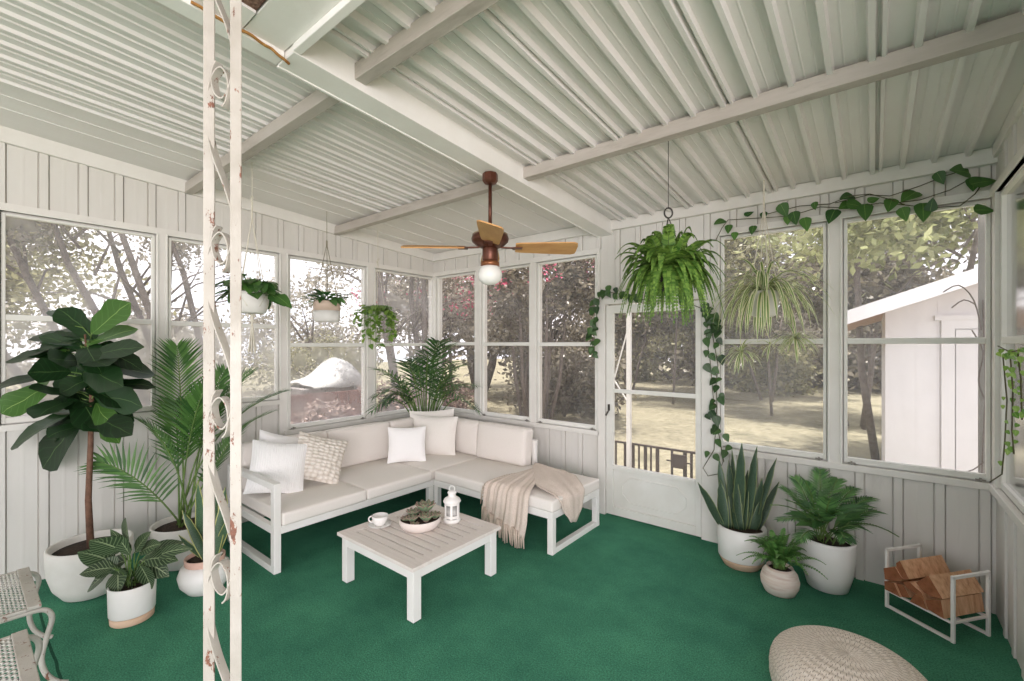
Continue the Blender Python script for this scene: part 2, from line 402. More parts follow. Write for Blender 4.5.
# trims: casing boards and rails per wall
def board(mb, U, u0, u1, z0, z1, d0, d1): mb.box(U(u0, d0, z0), U(u1, d1, z1))
tl_ = MB()
n = 14
for k in range(n):                                            # sloping cornice under the roof
    a = -3+(YB+3)*k/n; b = -3+(YB+3)*(k+1)/n
    vs = [UL(a,0,roofz(a)-.095), UL(a,.035,roofz(a)-.095), UL(a,.05,roofz(a)+.0), UL(a,0,roofz(a)), UL(b,0,roofz(b)-.095), UL(b,.035,roofz(b)-.095), UL(b,.05,roofz(b)), UL(b,0,roofz(b))]
    tl_.add(vs, [(0,3,2,1),(4,5,6,7),(0,1,5,4),(1,2,6,5),(2,3,7,6)])
board(tl_, UL, .10, YB, 2.478, 2.53, 0, .022)
for a, b, z in ((.12,.185,1.06), (1.002,1.077,1.06), (1.946,2.031,.75), (2.894,3.001,.75), (3.885,YB,.75)): board(tl_, UL, a, b, z, 2.48, 0, .02)
board(tl_, UL, .1, 1.95, 1.04, 1.08, 0, .045); board(tl_, UL, 1.99, YB, .735, .78, 0, .035)
struct(tl_.build('trim_1', M_trim, bevel=.004))
tb = MB()
board(tb, UB, XL, XR, roofz(YB)-.095, roofz(YB), 0, .045)
board(tb, UB, XL, -2.04, 2.478, 2.53, 0, .022); board(tb, UB, -.985, XR, 2.478, 2.53, 0, .022)
for a, b in ((XL,-4.366), (-3.673,-3.582), (-2.865,-2.786), (-2.072,-2.04), (-.985,-.968), (-.255,-.169), (.55,XR)): board(tb, UB, a, b, .75, 2.48, 0, .02)
board(tb, UB, XL, -2.04, .735, .78, 0, .03); board(tb, UB, -.985, XR, .735, .78, 0, .03)
struct(tb.build('trim_2', M_trim, bevel=.004))
tr_ = MB()
for k in range(5):
    a = 1.05+(YB-1.05)*k/5; b = 1.05+(YB-1.05)*(k+1)/5
    vs = [UR(a,0,roofz(a)-.07), UR(a,.02,roofz(a)-.07), UR(a,.025,roofz(a)), UR(a,0,roofz(a)), UR(b,0,roofz(b)-.07), UR(b,.02,roofz(b)-.07), UR(b,.025,roofz(b)), UR(b,0,roofz(b))]
    tr_.add(vs, [(1,2,3,0),(7,6,5,4),(4,5,1,0),(5,6,2,1),(6,7,3,2)])
board(tr_, UR, 1.05, YB, 2.478, 2.53, 0, .03); board(tr_, UR, 1.05, YB, .735, .78, 0, .035)
board(tr_, UR, 3.74, YB, .75, 2.48, 0, .02); board(tr_, UR, 2.225, 2.425, .75, 2.48, 0, .02)
struct(tr_.build('trim_3', M_trim, bevel=.004))

# windows: sash frame > pane, rail, latch
def window(idx, U, u0, u1, z0, z1, zm, glass, latch=False):
    f = MB(); t = .026; u0 -= .024; u1 += .024; z1 += .024; z0 -= .04
    for d0, d1, e in ((-.03, .006, .006),):
        board(f, U, u0+e, u0+t, z0+e, z1-e, d0, d1); board(f, U, u1-t, u1-e, z0+e, z1-e, d0, d1)
        board(f, U, u0+t, u1-t, z0+e, z0+t+.018, d0, d1); board(f, U, u0+t, u1-t, z1-t, z1-e, d0, d1)
    for a, b, c_, d_ in ((u0-.014, u0-.002, z0-.014, z1+.014), (u1+.002, u1+.014, z0-.014, z1+.014), (u0-.002, u1+.002, z0-.014, z0-.002), (u0-.002, u1+.002, z1+.002, z1+.014)):
        board(f, U, a, b, c_, d_, .0, .027)
    for a, b, c_, d_ in ((u0-.02, u0+e, z0-.02, z1+.02), (u1-e, u1+.02, z0-.02, z1+.02), (u0, u1, z0-.02, z0+e), (u0, u1, z1-e, z1+.02)):
        board(f, U, a, b, c_, d_, -.03, -.02)
    o = struct(f.build('window_%d' % idx, M_sash, bevel=.003))
    r = MB(); board(r, U, u0+t, u1-t, zm-.02, zm+.018, -.03, .004); r.build('meeting_rail', M_sash, o, bevel=.003)
    g = MB()
    for k_, (a, b, d) in enumerate(((z0+t+.016, zm-.02, -.012), (zm+.018, z1-t, -.016))):
        g = MB(); g.add([U(u0+t, d, a), U(u1-t, d, a), U(u1-t, d, b), U(u0+t, d, b)], [(0,1,2,3)])
        g.build('pane', glass[k_] if isinstance(glass, tuple) else glass, o)
    if latch:
        for uu in (u0+.05, u1-.05):
            l = MB(); board(l, U, uu-.022, uu+.022, z0+.006, z0+.014, .006, .022); board(l, U, uu-.005, uu+.005, z0-.002, z0+.022, .006, .026); l.build('latch', M_latch, o)
window(1, UL, .209, .978, 1.12, 2.452, 1.785, (M_glassL2, M_glassL))
window(2, UL, 1.101, 1.922, 1.12, 2.452, 1.78, (M_glassL2, M_glassL))
window(3, UL, 2.055, 2.87, .82, 2.452, 1.605, (M_glassL3, M_glassL), True)
window(4, UL, 3.025, 3.861, .82, 2.452, 1.61, (M_glassL3, M_glassL))
window(5, UB, -4.342, -3.697, .82, 2.452, 1.62, M_glassB)
window(6, UB, -3.558, -2.889, .82, 2.452, 1.615, M_glassB, True)
window(7, UB, -2.762, -2.096, .82, 2.452, 1.612, M_glassB, True)
window(8, UB, -.944, -.279, .82, 2.452, 1.63, M_glassR, True)
window(9, UB, -.145, .526, .82, 2.452, 1.63, M_glassR, True)
window(10, UR, 2.45, 3.715, .82, 2.452, 1.63, M_glassR)
window(11, UR, 1.1, 2.2, .82, 2.452, 1.63, M_glassR)

# door
jb = MB()
board(jb, UB, -2.055, -1.98, 0, 2.03, -.05, .03); board(jb, UB, -1.108, -.972, 0, 2.03, -.05, .024); board(jb, UB, -2.055, -.972, 1.985, 2.045, -.05, .028)
struct(jb.build('trim_4', M_trim, bevel=.004))
df = MB()
for a, b, z0, z1 in ((-1.975,-1.905,.012,1.975), (-1.158,-1.113,.012,1.975), (-1.905,-1.158,1.90,1.975), (-1.905,-1.158,.012,.09)): board(df, UB, a, b, z0, z1, -.03, .012)
dr = struct(df.build('door_1', M_sash, bevel=.004))
dp = MB(); board(dp, UB, -1.905, -1.158, .09, .47, -.024, -.002)
oct_ = lambda c, hx, hz, k: [(c[0]-hx+k, c[1]+hz), (c[0]+hx-k, c[1]+hz), (c[0]+hx, c[1]+hz-k), (c[0]+hx, c[1]-hz+k), (c[0]+hx-k, c[1]-hz), (c[0]-hx+k, c[1]-hz), (c[0]-hx, c[1]-hz+k), (c[0]-hx, c[1]+hz-k)]
ring0 = oct_((-1.53,.265), .29, .115, .075)
for k in range(8):
    a, b = ring0[k], ring0[(k+1) % 8]; dp.bar(UB(a[0], .001, a[1]), UB(b[0], .001, b[1]), .010, .010, (0,1,0))
dp.build('kick_panel', M_sash, dr, bevel=.003)
rl_ = MB(); board(rl_, UB, -1.91, -1.153, .44, .475, -.03, .022); rl_.build('glass_stop', M_sash, dr, bevel=.003)
rm = MB(); board(rm, UB, -1.905, -1.158, 1.155, 1.19, -.03, .006); rm.build('meeting_rail', M_sash, dr, bevel=.003)
g = MB()
for a, b in ((.475, 1.155), (1.19, 1.90)): g.add([UB(-1.905,-.015,a), UB(-1.158,-.015,a), UB(-1.158,-.015,b), UB(-1.905,-.015,b)], [(0,1,2,3)])
g.build('pane', M_glassD, dr)
h = MB(); board(h, UB, -1.952, -1.934, .985, 1.045, .012, .026); h.bar(UB(-1.943,.03,.985), UB(-1.96,.05,.94), .014, .012); h.build('door_handle', M_knob, dr, bevel=.002)

# ceiling: ribbed metal pan sloping to the back wall
def ceil_profile(far):
    pts = [(XL-.1, 0)]
    def rib(x, hgt, w0, w1): pts.extend([(x-w0, 0), (x-w1, -hgt), (x+w1, -hgt), (x+w0, 0)])
    if far:                                                   # flat pans with narrow seams behind the last purlin on the left
        for k in range(8): rib(-4.2+.30*k, .006, .006, .003)
    else:
        rib(-4.05, .004, .006, .003); rib(-3.84, .004, .006, .003)
        for k in range(11):
            x = -3.62+.15*k; rib(x, .017, .013, .007)
            if k < 10: rib(x+.075, .007, .009, .005)
    for i in range(16):
        x = -1.806+.15*i; rib(x, .034, .018, .011)
        if i % 4 == 0: rib(x+.04, .028, .013, .007)
        elif i < 15:
            for q in (.052, .1): rib(x+q, .0025, .005, .002)
    pts.append((XR+.1, 0)); return pts
cm = MB()
for far, ya, yb in ((False, -3.0, 2.525), (True, 2.525, YB+.12)):
    cp = ceil_profile(far); vs = []; fs = []
    for x, d in cp: vs += [(x, ya, roofz(ya)+d), (x, yb, roofz(yb)+d)]
    for i in range(len(cp)-1): fs.append((2*i, 2*i+1, 2*i+3, 2*i+2))
    cm.add(vs, fs)
a, b = XL-.1, XR+.1
cm.add([(a,-3,roofz(-3)+.05),(b,-3,roofz(-3)+.05),(b,YB+.12,roofz(YB+.12)+.05),(a,YB+.12,roofz(YB+.12)+.05)], [(0,1,2,3)])
struct(cm.build('ceiling', M_ceil))
# rafter running back and the cross purlins
bm = MB()
def slopebox(mb, x0, x1, y0, y1, zt, zb):
    vs = []
    for y in (y0, y1):
        for x, d in ((x0, zb), (x1, zb), (x1, zt), (x0, zt)): vs.append((x, y, roofz(y)-d))
    mb.add(vs, [(0,1,2,3),(7,6,5,4),(4,5,1,0),(5,6,2,1),(6,7,3,2),(7,4,0,3)])
slopebox(bm, -2.07, -1.91, .90, YB, -.01, .13)
slopebox(bm, -2.07, -2.055, .90, YB-.01, .12, .136)
slopebox(bm, -2.07, -1.985, -2.9, .897, -.01, .125)
struct(bm.build('trim_5', M_beam, bevel=.003))
for nme, x0, x1, y in (('trim_6', XL, -2.07, 1.215), ('trim_7', -1.91, XR, 1.215), ('trim_8', XL, -2.07, 2.525), ('trim_9', -1.91, XR, 2.525)):
    p = MB(); slopebox(p, x0, x1, y-.03, y+.03, .018, .095); struct(p.build(nme, M_purl, bevel=.003))
p = MB(); slopebox(p, -1.909, -.9, .895, .93, 0, .128); struct(p.build('trim_10', M_beam, bevel=.003))
p = MB(); slopebox(p, -1.984, -.9, .735, .894, .085, .10); slopebox(p, -1.984, -1.85, -1.2, .728, .09, .105); struct(p.build('trim_11', M_beam))
M_brick = mat('brown_shingle', '4a2c24', '9a7a6a', .9, 70, .6, 60)
p = MB(); slopebox(p, -1.848, -.9, -1.2, .728, .07, .095); struct(p.build('trim_12', M_brick))
# rusty cable along the rafter
cb = MB(); pts = []
for k in range(15):
    t = k/14; y = .55+.37*t; pts.append((-1.972+.006*sin(k*1.1)+(.010*(k-10) if k > 10 else 0)*-.6, y, roofz(y)-.120-.004*sin(k*.8)**2-(.012 if k > 11 else 0)))
cb.tube(spl(pts, 3), .006, 6)
tag(cb.build('cable', mat('rusty_cable', '8a5a2c', 'b58a4c', .8, 40), smooth=True), 'rusty brown cable running along the white ceiling beam by the iron post', 'cable')

# wrought iron porch post
PP = V((-1.47, .487, 0))
pt = thing('porch_post', 'ornamental white iron post with scrollwork and chipped rusty paint standing in front of the room', 'post', PP)
vd = V((PP.x, PP.y, 0)).normalized(); vr = V((-vd.y, vd.x, 0))*-1
sdv = vr*.98+vd*.0                                            # bars sit side by side, turned away from the viewer
pd = (vr*.42+vd*.9).normalized()
cL, cR = PP-vr*.032+vd*.035, PP+vr*.033-vd*.035
for c_ in (cL, cR):
    b = MB(); b.bar((c_.x, c_.y, 0), (c_.x, c_.y, 2.86), .028, .028, (cos(-.35),sin(-.35),0)); b.build('bar', M_chip, pt, bevel=.002)
foot = MB(); foot.box((PP.x-.1, PP.y-.07, 0), (PP.x+.1, PP.y+.07, .008)); foot.build('base_plate', M_chip, pt)
ax = (cR-cL); axn = ax.normalized(); span = ax.length
def scr(zt, flip=False):
    """one S shaped scroll of flat iron between the bars, hanging from zt"""
    k = [(.60,-.115),(.74,-.10),(.82,-.065),(.76,-.025),(.52,0),(.24,-.02),(.04,-.075),(.0,-.14),(.08,-.20),(.32,-.27),(.68,-.345),(.94,-.415),(1.0,-.47),(.88,-.53),(.62,-.565),(.34,-.55),(.20,-.51),(.24,-.475),(.38,-.455)]
    pts = spl([PP+(cL-PP)+axn*(span*((1-u) if flip else u))+V((0, 0, zt+z)) for u, z in k], 4)
    m = MB(); m.flat(pts, .024, .004, axn.cross(V((0,0,1)))); m.build('scroll', M_chip, pt)
for k in range(6): scr(.50+.475*k)

# ceiling hook beside the post
hk = MB(); c0 = atd(220, 45, 2.3); hz = roofz(c0.y)
hk.tube([(c0.x, c0.y, hz), (c0.x, c0.y, c0.z+.02)]+[(c0.x+.018*sin(a)*.8+.0, c0.y+.0, c0.z-.018*0+.018*cos(a)-.0) for a in [x*.5 for x in range(0, 9)]], .003, 6)
tag(hk.build('ceiling_hook', M_wire, smooth=True), 'small empty wire hook hanging from the ribbed ceiling behind the post', 'hook')

# ------------------------------------------------------------------ ceiling fan
FC = V((-2.0, 2.25, 0)); FZ = roofz(FC.y)-.13
fan = thing('ceiling_fan', 'brown ceiling fan with oak blades and a round white light hanging from the beam', 'ceiling fan', (FC.x, FC.y, FZ))
m = MB(); m.lathe([(.001,0),(.05,0),(.052,-.012),(.052,-.05),(.04,-.068),(.018,-.074),(.001,-.074)], 8, (FC.x, FC.y, FZ)); m.build('canopy', M_bronze, fan, bevel=.002)
m = MB(); m.lathe([(.0125,-.07),(.0125,-.37)], 14, (FC.x, FC.y, FZ)); m.build('downrod', M_bronze, fan, smooth=True)
z0 = 2.305
m = MB(); m.lathe([(.013,.075),(.03,.062),(.085,.05),(.118,.03),(.126,.008),(.122,-.012),(.098,-.035),(.07,-.05),(.05,-.055),(.001,-.055)], 32, (FC.x, FC.y, z0)); mo = m.build('motor', M_bronze, fan, smooth=True)
m = MB()
for zz, rr_ in ((.036,.113),(.046,.094),(.054,.076)): m.lathe([(rr_+.004,zz-.004),(rr_+.007,zz),(rr_+.002,zz+.004)], 32, (FC.x, FC.y, z0))
m.build('trim_ring', M_cream, mo, smooth=True)
m = MB(); m.lathe([(.05,-.05),(.052,-.06),(.052,-.135),(.046,-.145),(.001,-.145)], 24, (FC.x, FC.y, z0)); m.build('switch_housing', M_bronze, fan, smooth=True)
m = MB(); m.lathe([(.05,-.143),(.062,-.15),(.062,-.172),(.05,-.178),(.001,-.178)], 24, (FC.x, FC.y, z0)); m.build('light_fitter', M_copper, fan, smooth=True)
m = MB(); m.lathe([(.048,-.172),(.066,-.185),(.078,-.21),(.082,-.238),(.074,-.268),(.054,-.288),(.028,-.299),(.001,-.302)], 32, (FC.x, FC.y, z0)); m.build('globe', M_globe, fan, smooth=True)
m = MB(); m.tube([(FC.x+.05,FC.y+.03,z0-.12),(FC.x+.055,FC.y+.033,z0-.22),(FC.x+.055,FC.y+.033,z0-.33)], .0018, 5); m.build('pull_chain', M_copper, fan)
rt = V((cos(-.0)*_c, -_s, 0)).normalized()
a0 = math.atan2(rt.y, rt.x)
for k in range(4):
    a = a0+.05+k*pi/2; d = V((cos(a), sin(a), 0)); s2 = V((-sin(a), cos(a), 0)); pz = z0-.05; pit = .30
    base = V((FC.x, FC.y, pz)); m = MB(); vs = []; fs = []
    prof = [(.17,.05),(.20,.058),(.35,.067),(.50,.074),(.555,.074),(.58,.062),(.585,.036)]
    for (r_, hw) in prof:
        for sgn in (-1, 1):
            q = base+d*r_+s2*(sgn*hw)+V((0,0,-sgn*hw*pit)); vs += [q+V((0,0,.004)), q-V((0,0,.004))]
    for i in range(len(prof)-1):
        o_ = 4*i; fs += [(o_,o_+2,o_+6,o_+4),(o_+1,o_+5,o_+7,o_+3),(o_,o_+4,o_+5,o_+1),(o_+2,o_+3,o_+7,o_+6)]
    fs += [(0,1,3,2), (o_+4,o_+6,o_+7,o_+5)]
    m.add(vs, fs); bl = m.build('blade', M_blade, fan)
    m = MB(); m.bar(base+d*.07, base+d*.21-V((0,0,.006)), .03, .008); m.bar(base+d*.15-V((0,0,.006)), base+d*.215-V((0,0,.006)), .075, .006); m.build('blade_bracket', M_bronze, bl, bevel=.002)

# ------------------------------------------------------------------ sofa
def rbox(mb, a, b, r, puff=(0,0,0,0,0,0)):
    """rounded cushion box; puff swells the -x +x -y +y -z +z faces"""
    a = V(a); b = V(b); c = (a+b)/2; h = (b-a)/2
    def samp(hh):
        q = [-hh, -hh+r*.15, -hh+r*.5, -hh+r]; k = 7
        return q+[(-hh+r)+(2*hh-2*r)*i/k for i in range(1, k)]+[-x for x in q[::-1]]
    for axn_ in range(3):
        i, j = [x for x in range(3) if x != axn_]
        si, sj = samp(h[i]), samp(h[j])
        for sg in (-1, 1):
            vs = []
            for y_ in sj:
                for x_ in si:
                    p = [0,0,0]; p[axn_] = sg*h[axn_]; p[i] = x_; p[j] = y_
                    core = [max(-(h[k]-r), min(h[k]-r, p[k])) for k in range(3)]
                    dv = V([p[k]-core[k] for k in range(3)])
                    if dv.length > 1e-9: dv = dv.normalized()*r
                    q = V(core)+dv
                    pf = puff[axn_*2+(0 if sg < 0 else 1)]
                    q[axn_] += sg*pf*max(0, 1-(x_/h[i])**2)**.7*max(0, 1-(y_/h[j])**2)**.7
                    vs.append(c+q)
            m_ = len(si); fs = []
            for jj in range(len(sj)-1):
                for ii in range(m_-1):
                    q = (jj*m_+ii, jj*m_+ii+1, (jj+1)*m_+ii+1, (jj+1)*m_+ii)
                    flip = (sg < 0) ^ (axn_ == 1)
                    fs.append(q[::-1] if flip else q)
            mb.add(vs, fs)
    return mb
def tilt(mb, piv, axis, ang):
    Rm = Matrix.Rotation(ang, 3, V(axis)); piv = V(piv)
    mb.v = [tuple(piv+Rm@(V(p)-piv)) for p in mb.v]; return mb
SF = .27; ST = .325; SH = .415
so1 = thing('sofa_section', 'long left section of white metal corner sofa under the windows with armrest and cream cushions', 'sofa', (-3.68, 2.4, 0), 'sections of the corner sofa')
f = MB(); b5 = .05
f.box((-4.05,1.40,SF), (-3.305,1.44,ST)); f.box((-3.30,1.445,SF), (-3.25,2.855,ST)); f.box((-4.1,1.445,SF), (-4.05,3.6,ST)); f.box((-4.05,3.55,SF), (-3.25,3.6,ST)); f.box((-3.30,2.855,SF), (-3.25,3.55,ST))
for y in (1.8, 2.13, 2.5, 2.85, 3.2): f.box((-4.06,y-.03,SF+.01), (-3.29,y+.03,ST-.015))
f.build('seat_frame', M_fr, so1, bevel=.004)
f = MB(); f.box((-3.305,1.395,0), (-3.25,1.445,.63)); f.box((-4.1,1.395,0), (-4.05,1.445,.63)); f.box((-4.05,1.395,.585), (-3.305,1.445,.63)); f.box((-4.05,1.395,0), (-3.305,1.445,.045))
f.build('armrest', M_fr, so1, bevel=.004)
for (x, y) in ((-3.305,2.80), (-3.305,3.545), (-4.1,3.545)):
    f = MB(); f.box((x,y,0), (x+.055,y+.055,SF)); f.build('leg', M_fr, so1, bevel=.004)
f = MB(); f.box((-4.13,1.44,.64), (-4.095,3.6,.68)); f.box((-4.13,1.45,ST), (-4.101,1.49,.64)); f.box((-4.13,3.56,ST), (-4.101,3.6,.64)); f.build('back_rail', M_fr, so1, bevel=.004)
for (y0, y1) in ((1.45,2.122), (2.128,2.815), (2.822,3.60)):
    m = MB(); rbox(m, (-4.08,y0,ST-.002), (-3.235 if y1 < 3 else -3.262,y1,SH), .016, (0,.006,0,0,0,.010)); m.build('seat_cushion', M_seat, so1, smooth=True)
for (y0, y1) in ((1.46,2.20), (2.205,2.90), (2.905,3.40)):
    m = MB(); rbox(m, (-4.10,y0,SH), (-3.955,y1,.79), .03, (0,.022,0,0,0,.006)); tilt(m, (-4.03,0,SH), (0,1,0), -.07); m.build('back_cushion', M_cush, so1, smooth=True)
so2 = thing('sofa_section', 'right chaise section of white metal corner sofa along the back wall under the beige throw', 'sofa', (-2.6, 3.2, 0), 'sections of the corner sofa')
f = MB()
f.box((-3.245,2.85,SF), (-1.95,2.90,ST)); f.box((-3.245,3.55,SF), (-1.95,3.6,ST)); f.box((-3.245,2.9,SF), (-3.195,3.55,ST)); f.box((-1.95,2.85,SF), (-1.90,3.6,ST))
for x in (-2.9, -2.6, -2.3): f.box((x-.03,2.89,SF+.01), (x+.03,3.56,ST-.015))
f.build('seat_frame', M_fr, so2, bevel=.004)
for (x, y) in ((-3.245,2.85), (-3.245,3.55), (-1.95,2.85), (-1.95,3.55)):
    f = MB(); f.box((x,y,0), (x+.05,y+.05,SF)); f.build('leg', M_fr, so2, bevel=.004)
f = MB(); f.box((-1.948,2.90,0), (-1.902,3.55,.045)); f.build('sled_rail', M_fr, so2, bevel=.004)
f = MB(); f.box((-3.245,3.60,.62), (-2.60,3.635,.66)); f.box((-2.645,3.601,SF+.02), (-2.601,3.634,.62)); f.box((-3.244,3.601,SF+.02), (-3.2,3.634,.62)); f.build('back_rail', M_fr, so2, bevel=.004)
m = MB(); rbox(m, (-3.24,2.845,ST-.002), (-1.897,3.60,SH), .016, (0,0,.005,0,0,.012)); m.build('seat_cushion', M_seat, so2, smooth=True)
m = MB(); rbox(m, (-3.27,3.44,SH), (-2.63,3.585,.78), .03, (0,0,.022,0,0,.006)); tilt(m, (0,3.52,SH), (1,0,0), -.10); m.build('back_cushion', M_cush, so2, smooth=True)
m = MB(); rbox(m, (-3.93,3.47,SH), (-3.285,3.60,.775), .03, (0,0,.022,0,0,.006)); tilt(m, (0,3.54,SH), (1,0,0), -.10); m.build('back_cushion', M_cush, so2, smooth=True)

def pillow(w_, h_, t_, M4, seed=0, ex=.55, droop=.0):
    """soft square pillow; M4 takes (x across, y thickness, z up)"""
    m = MB(); N = 18; rr2 = random.Random(seed); ph = rr2.random()*6
    for sg in (-1, 1):
        def P(u, v):
            u = 2*u-1; v = 2*v-1
            th = t_/2*(max(0, 1-u*u)**ex)*(max(0, 1-v*v)**ex)*(1+.10*sin(3*u+ph)*cos(2.4*v+ph))
            x = u*w_/2*(1-.07*(1-v*v)); z = v*h_/2*(1-.07*(1-u*u))-droop*max(0, v)*(1-u*u)
            return M4@V((x, sg*th, z))
        m.grid(P, N, N, flip=(sg < 0))
    return m
def pose(c, facing, lean, roll=0):
    """pillow front faces `facing` (azimuth), leans back"""
    return Matrix.Translation(c)@Matrix.Rotation(facing, 4, 'Z')@Matrix.Rotation(lean, 4, 'X')@Matrix.Rotation(roll, 4, 'Y')
# azimuth: front is local -y
def put(name, mt, c, fx, lean, roll, w_, h_, t_, label, seed, droop=0):
    c = V(c); m = pillow(w_, h_, t_, pose(c, fx, lean, roll), seed, droop=droop)
    o = m.build(name, mt, at=c, smooth=True); tag(o, label, 'pillow', 'throw pillows on the sofa'); return o
FX = pi/2
put('throw_pillow', M_pil_w, (-3.90,1.73,.635), FX+.2, -.30, .35, .44, .44, .14, 'plain white pillow half hidden behind the ribbed white one', 1)
put('throw_pillow', M_pil_r, (-3.72,1.63,.62), FX-.20, -.40, .22, .43, .42, .16, 'white ribbed pillow leaning beside the left armrest', 2)
put('throw_pillow', M_knit, (-3.70,1.96,.63), FX-.25, -.42, .34, .42, .40, .15, 'beige cable knit pillow next to the white ribbed pillow', 3)
put('throw_pillow', M_pil_w, (-3.70,2.89,.59), FX-.62, -.28, .02, .385, .36, .14, 'small square white pillow standing in front of the sofa corner', 4)
put('throw_pillow', M_pil_c, (-3.72,3.27,.62), FX-.95, -.22, .03, .50, .43, .16, 'large cream pillow set in the corner of the sofa', 5)
put('throw_pillow', M_pil_c, (-3.86,3.37,.635), FX-.7, -.12, -.03, .50, .48, .12, 'cream pillow at the very back of the corner behind the large cream pillow', 6)

# throw blanket
tw = thing('throw_blanket', 'beige knitted throw with tassels draped over the chaise end of the sofa', 'blanket', (-2.25, 3.1, .43))
def poly(pts, t):
    pts = [V(p) for p in pts]; L = [0]
    for a, b in zip(pts, pts[1:]): L.append(L[-1]+(b-a).length)
    d = t*L[-1]
    for i in range(len(pts)-1):
        if d <= L[i+1]+1e-9: return pts[i].lerp(pts[i+1], (d-L[i])/max(1e-9, L[i+1]-L[i]))
    return pts[-1]
def drape(lines, nu, nv, amp, freq, nvec, seed):
    """surface through guide lines, with folds running along them"""
    m = MB(); k = len(lines)-1
    def P(u, v):
        x = u*k; i = min(int(x), k-1); fr = x-i; fr_s = fr*fr*(3-2*fr)
        p = poly(lines[i], v).lerp(poly(lines[i+1], v), fr)
        f_ = sin(u*freq+seed+2.0*v)*.6+sin(u*freq*2.3+seed*2-1.5*v)*.35
        return p+V(nvec(u, v))*(amp*f_*(.35+.65*v))
    m.grid(P, nu, nv); return m
T = SH+.022
lA = [[(-2.50,3.30,T),(-2.54,3.05,T+.01),(-2.56,2.85,T),(-2.56,2.815,T-.03),(-2.56,2.795,.27),(-2.57,2.79,.20)],
      [(-2.47,3.36,T+.02),(-2.45,3.10,T+.03),(-2.44,2.85,T+.01),(-2.44,2.81,T-.03),(-2.445,2.785,.25),(-2.46,2.785,.165)],
      [(-2.42,3.38,T+.03),(-2.33,3.10,T+.035),(-2.29,2.85,T+.015),(-2.285,2.805,T-.03),(-2.29,2.775,.23),(-2.31,2.775,.125)],
      [(-2.36,3.36,T+.02),(-2.22,3.10,T+.02),(-2.12,2.87,T+.01),(-2.10,2.81,T-.03),(-2.10,2.785,.22),(-2.13,2.785,.09)]]
m = drape(lA, 70, 30, .020, 26, lambda u, v: (0, -.9, .5), 1.0)
lB = [[(-2.50,3.42,T+.02),(-2.32,3.12,T+.02),(-2.12,2.97,T+.015),(-1.93,2.93,T),(-1.872,2.93,T-.04),(-1.868,2.95,.33)],
      [(-2.50,3.45,T+.05),(-2.28,3.26,T+.055),(-2.10,3.10,T+.045),(-1.93,3.04,T+.005),(-1.866,3.03,T-.04),(-1.862,3.05,.20)],
      [(-2.47,3.48,T+.04),(-2.24,3.40,T+.05),(-2.08,3.27,T+.04),(-1.93,3.17,T+.005),(-1.866,3.15,T-.04),(-1.862,3.14,.185)],
      [(-2.44,3.50,T+.01),(-2.22,3.52,T+.01),(-2.05,3.44,T+.01),(-1.93,3.32,T),(-1.868,3.28,T-.04),(-1.865,3.22,.26)]]
m2 = drape(lB, 40, 26, .008, 11, lambda u, v: (.5, 0, .8), 2.0)
m.add(m2.v, m2.f); 
m.build('cloth', M_throw, tw, smooth=True, solid=.007)
fr = MB()
for k in range(34):
    u = (k+.5)/34; x = u*3; i = min(int(x), 2); p = poly(lA[i], 1).lerp(poly(lA[i+1], 1), x-i)
    yy = p.y-.012*sin(u*34+3.0)-.004
    fr.tube([(p.x, yy, p.z+.05), (p.x+.004, yy-.006, p.z+.01), (p.x+rnd.uniform(-.015,.015), yy-.003, max(.012, p.z-.085-rnd.random()*.02))], [.009,.0085,.006], 6)
for k in range(16):                                          # tassels on the visible side edge
    v = .2+.62*k/15; p = poly(lA[0], v)
    fr.tube([p+V((.01,-.004,.008)), p+V((-.02,-.012,-.01)), p+V((-.028,-.014,-.065))], [.006,.006,.004], 5)
fr.build('fringe', M_fringe, tw, smooth=True)

# ------------------------------------------------------------------ coffee table
TX0, TX1, TY0, TY1, TZ = -2.83, -2.03, 1.625, 2.40, .335
ct = thing('coffee_table', 'low white coffee table with slatted pale top in front of the corner sofa', 'table', ((TX0+TX1)/2, (TY0+TY1)/2, 0))
f = MB()
f.box((TX0,TY0,TZ-.022), (TX1,TY0+.085,TZ)); f.box((TX0,TY1-.085,TZ-.022), (TX1,TY1,TZ)); f.box((TX0,TY0+.085,TZ-.022), (TX0+.085,TY1-.085,TZ)); f.box((TX1-.085,TY0+.085,TZ-.022), (TX1,TY1-.085,TZ))
f.build('top_frame', M_table, ct, bevel=.002)
n = 9; wv_ = (TY1-TY0-.17)/n
f = MB()
for k in range(n):
    y = TY0+.085+wv_*k; f.box((TX0+.086,y+.007,TZ-.03), (TX1-.086,y+wv_-.007,TZ-.0015))
f.build('slats', M_table, ct)
f = MB(); i5 = .025
f.box((TX0+i5,TY0+i5,TZ-.085), (TX1-i5,TY0+i5+.025,TZ-.022)); f.box((TX0+i5,TY1-i5-.025,TZ-.085), (TX1-i5,TY1-i5,TZ-.022)); f.box((TX0+i5,TY0+i5,TZ-.085), (TX0+i5+.025,TY1-i5,TZ-.022)); f.box((TX1-i5-.025,TY0+i5,TZ-.085), (TX1-i5,TY1-i5,TZ-.022))
f.build('apron', M_fr, ct, bevel=.002)
for x in (TX0+.02, TX1-.085):
    for y in (TY0+.02, TY1-.085):
        f = MB(); f.box((x+.003,y+.003,0.006), (x+.062,y+.062,TZ-.0225)); lg = f.build('leg', M_fr, ct, bevel=.003)
        f = MB(); f.box((x+.012,y+.012,0), (x+.053,y+.053,.008)); f.build('foot_pad', M_wire, lg)

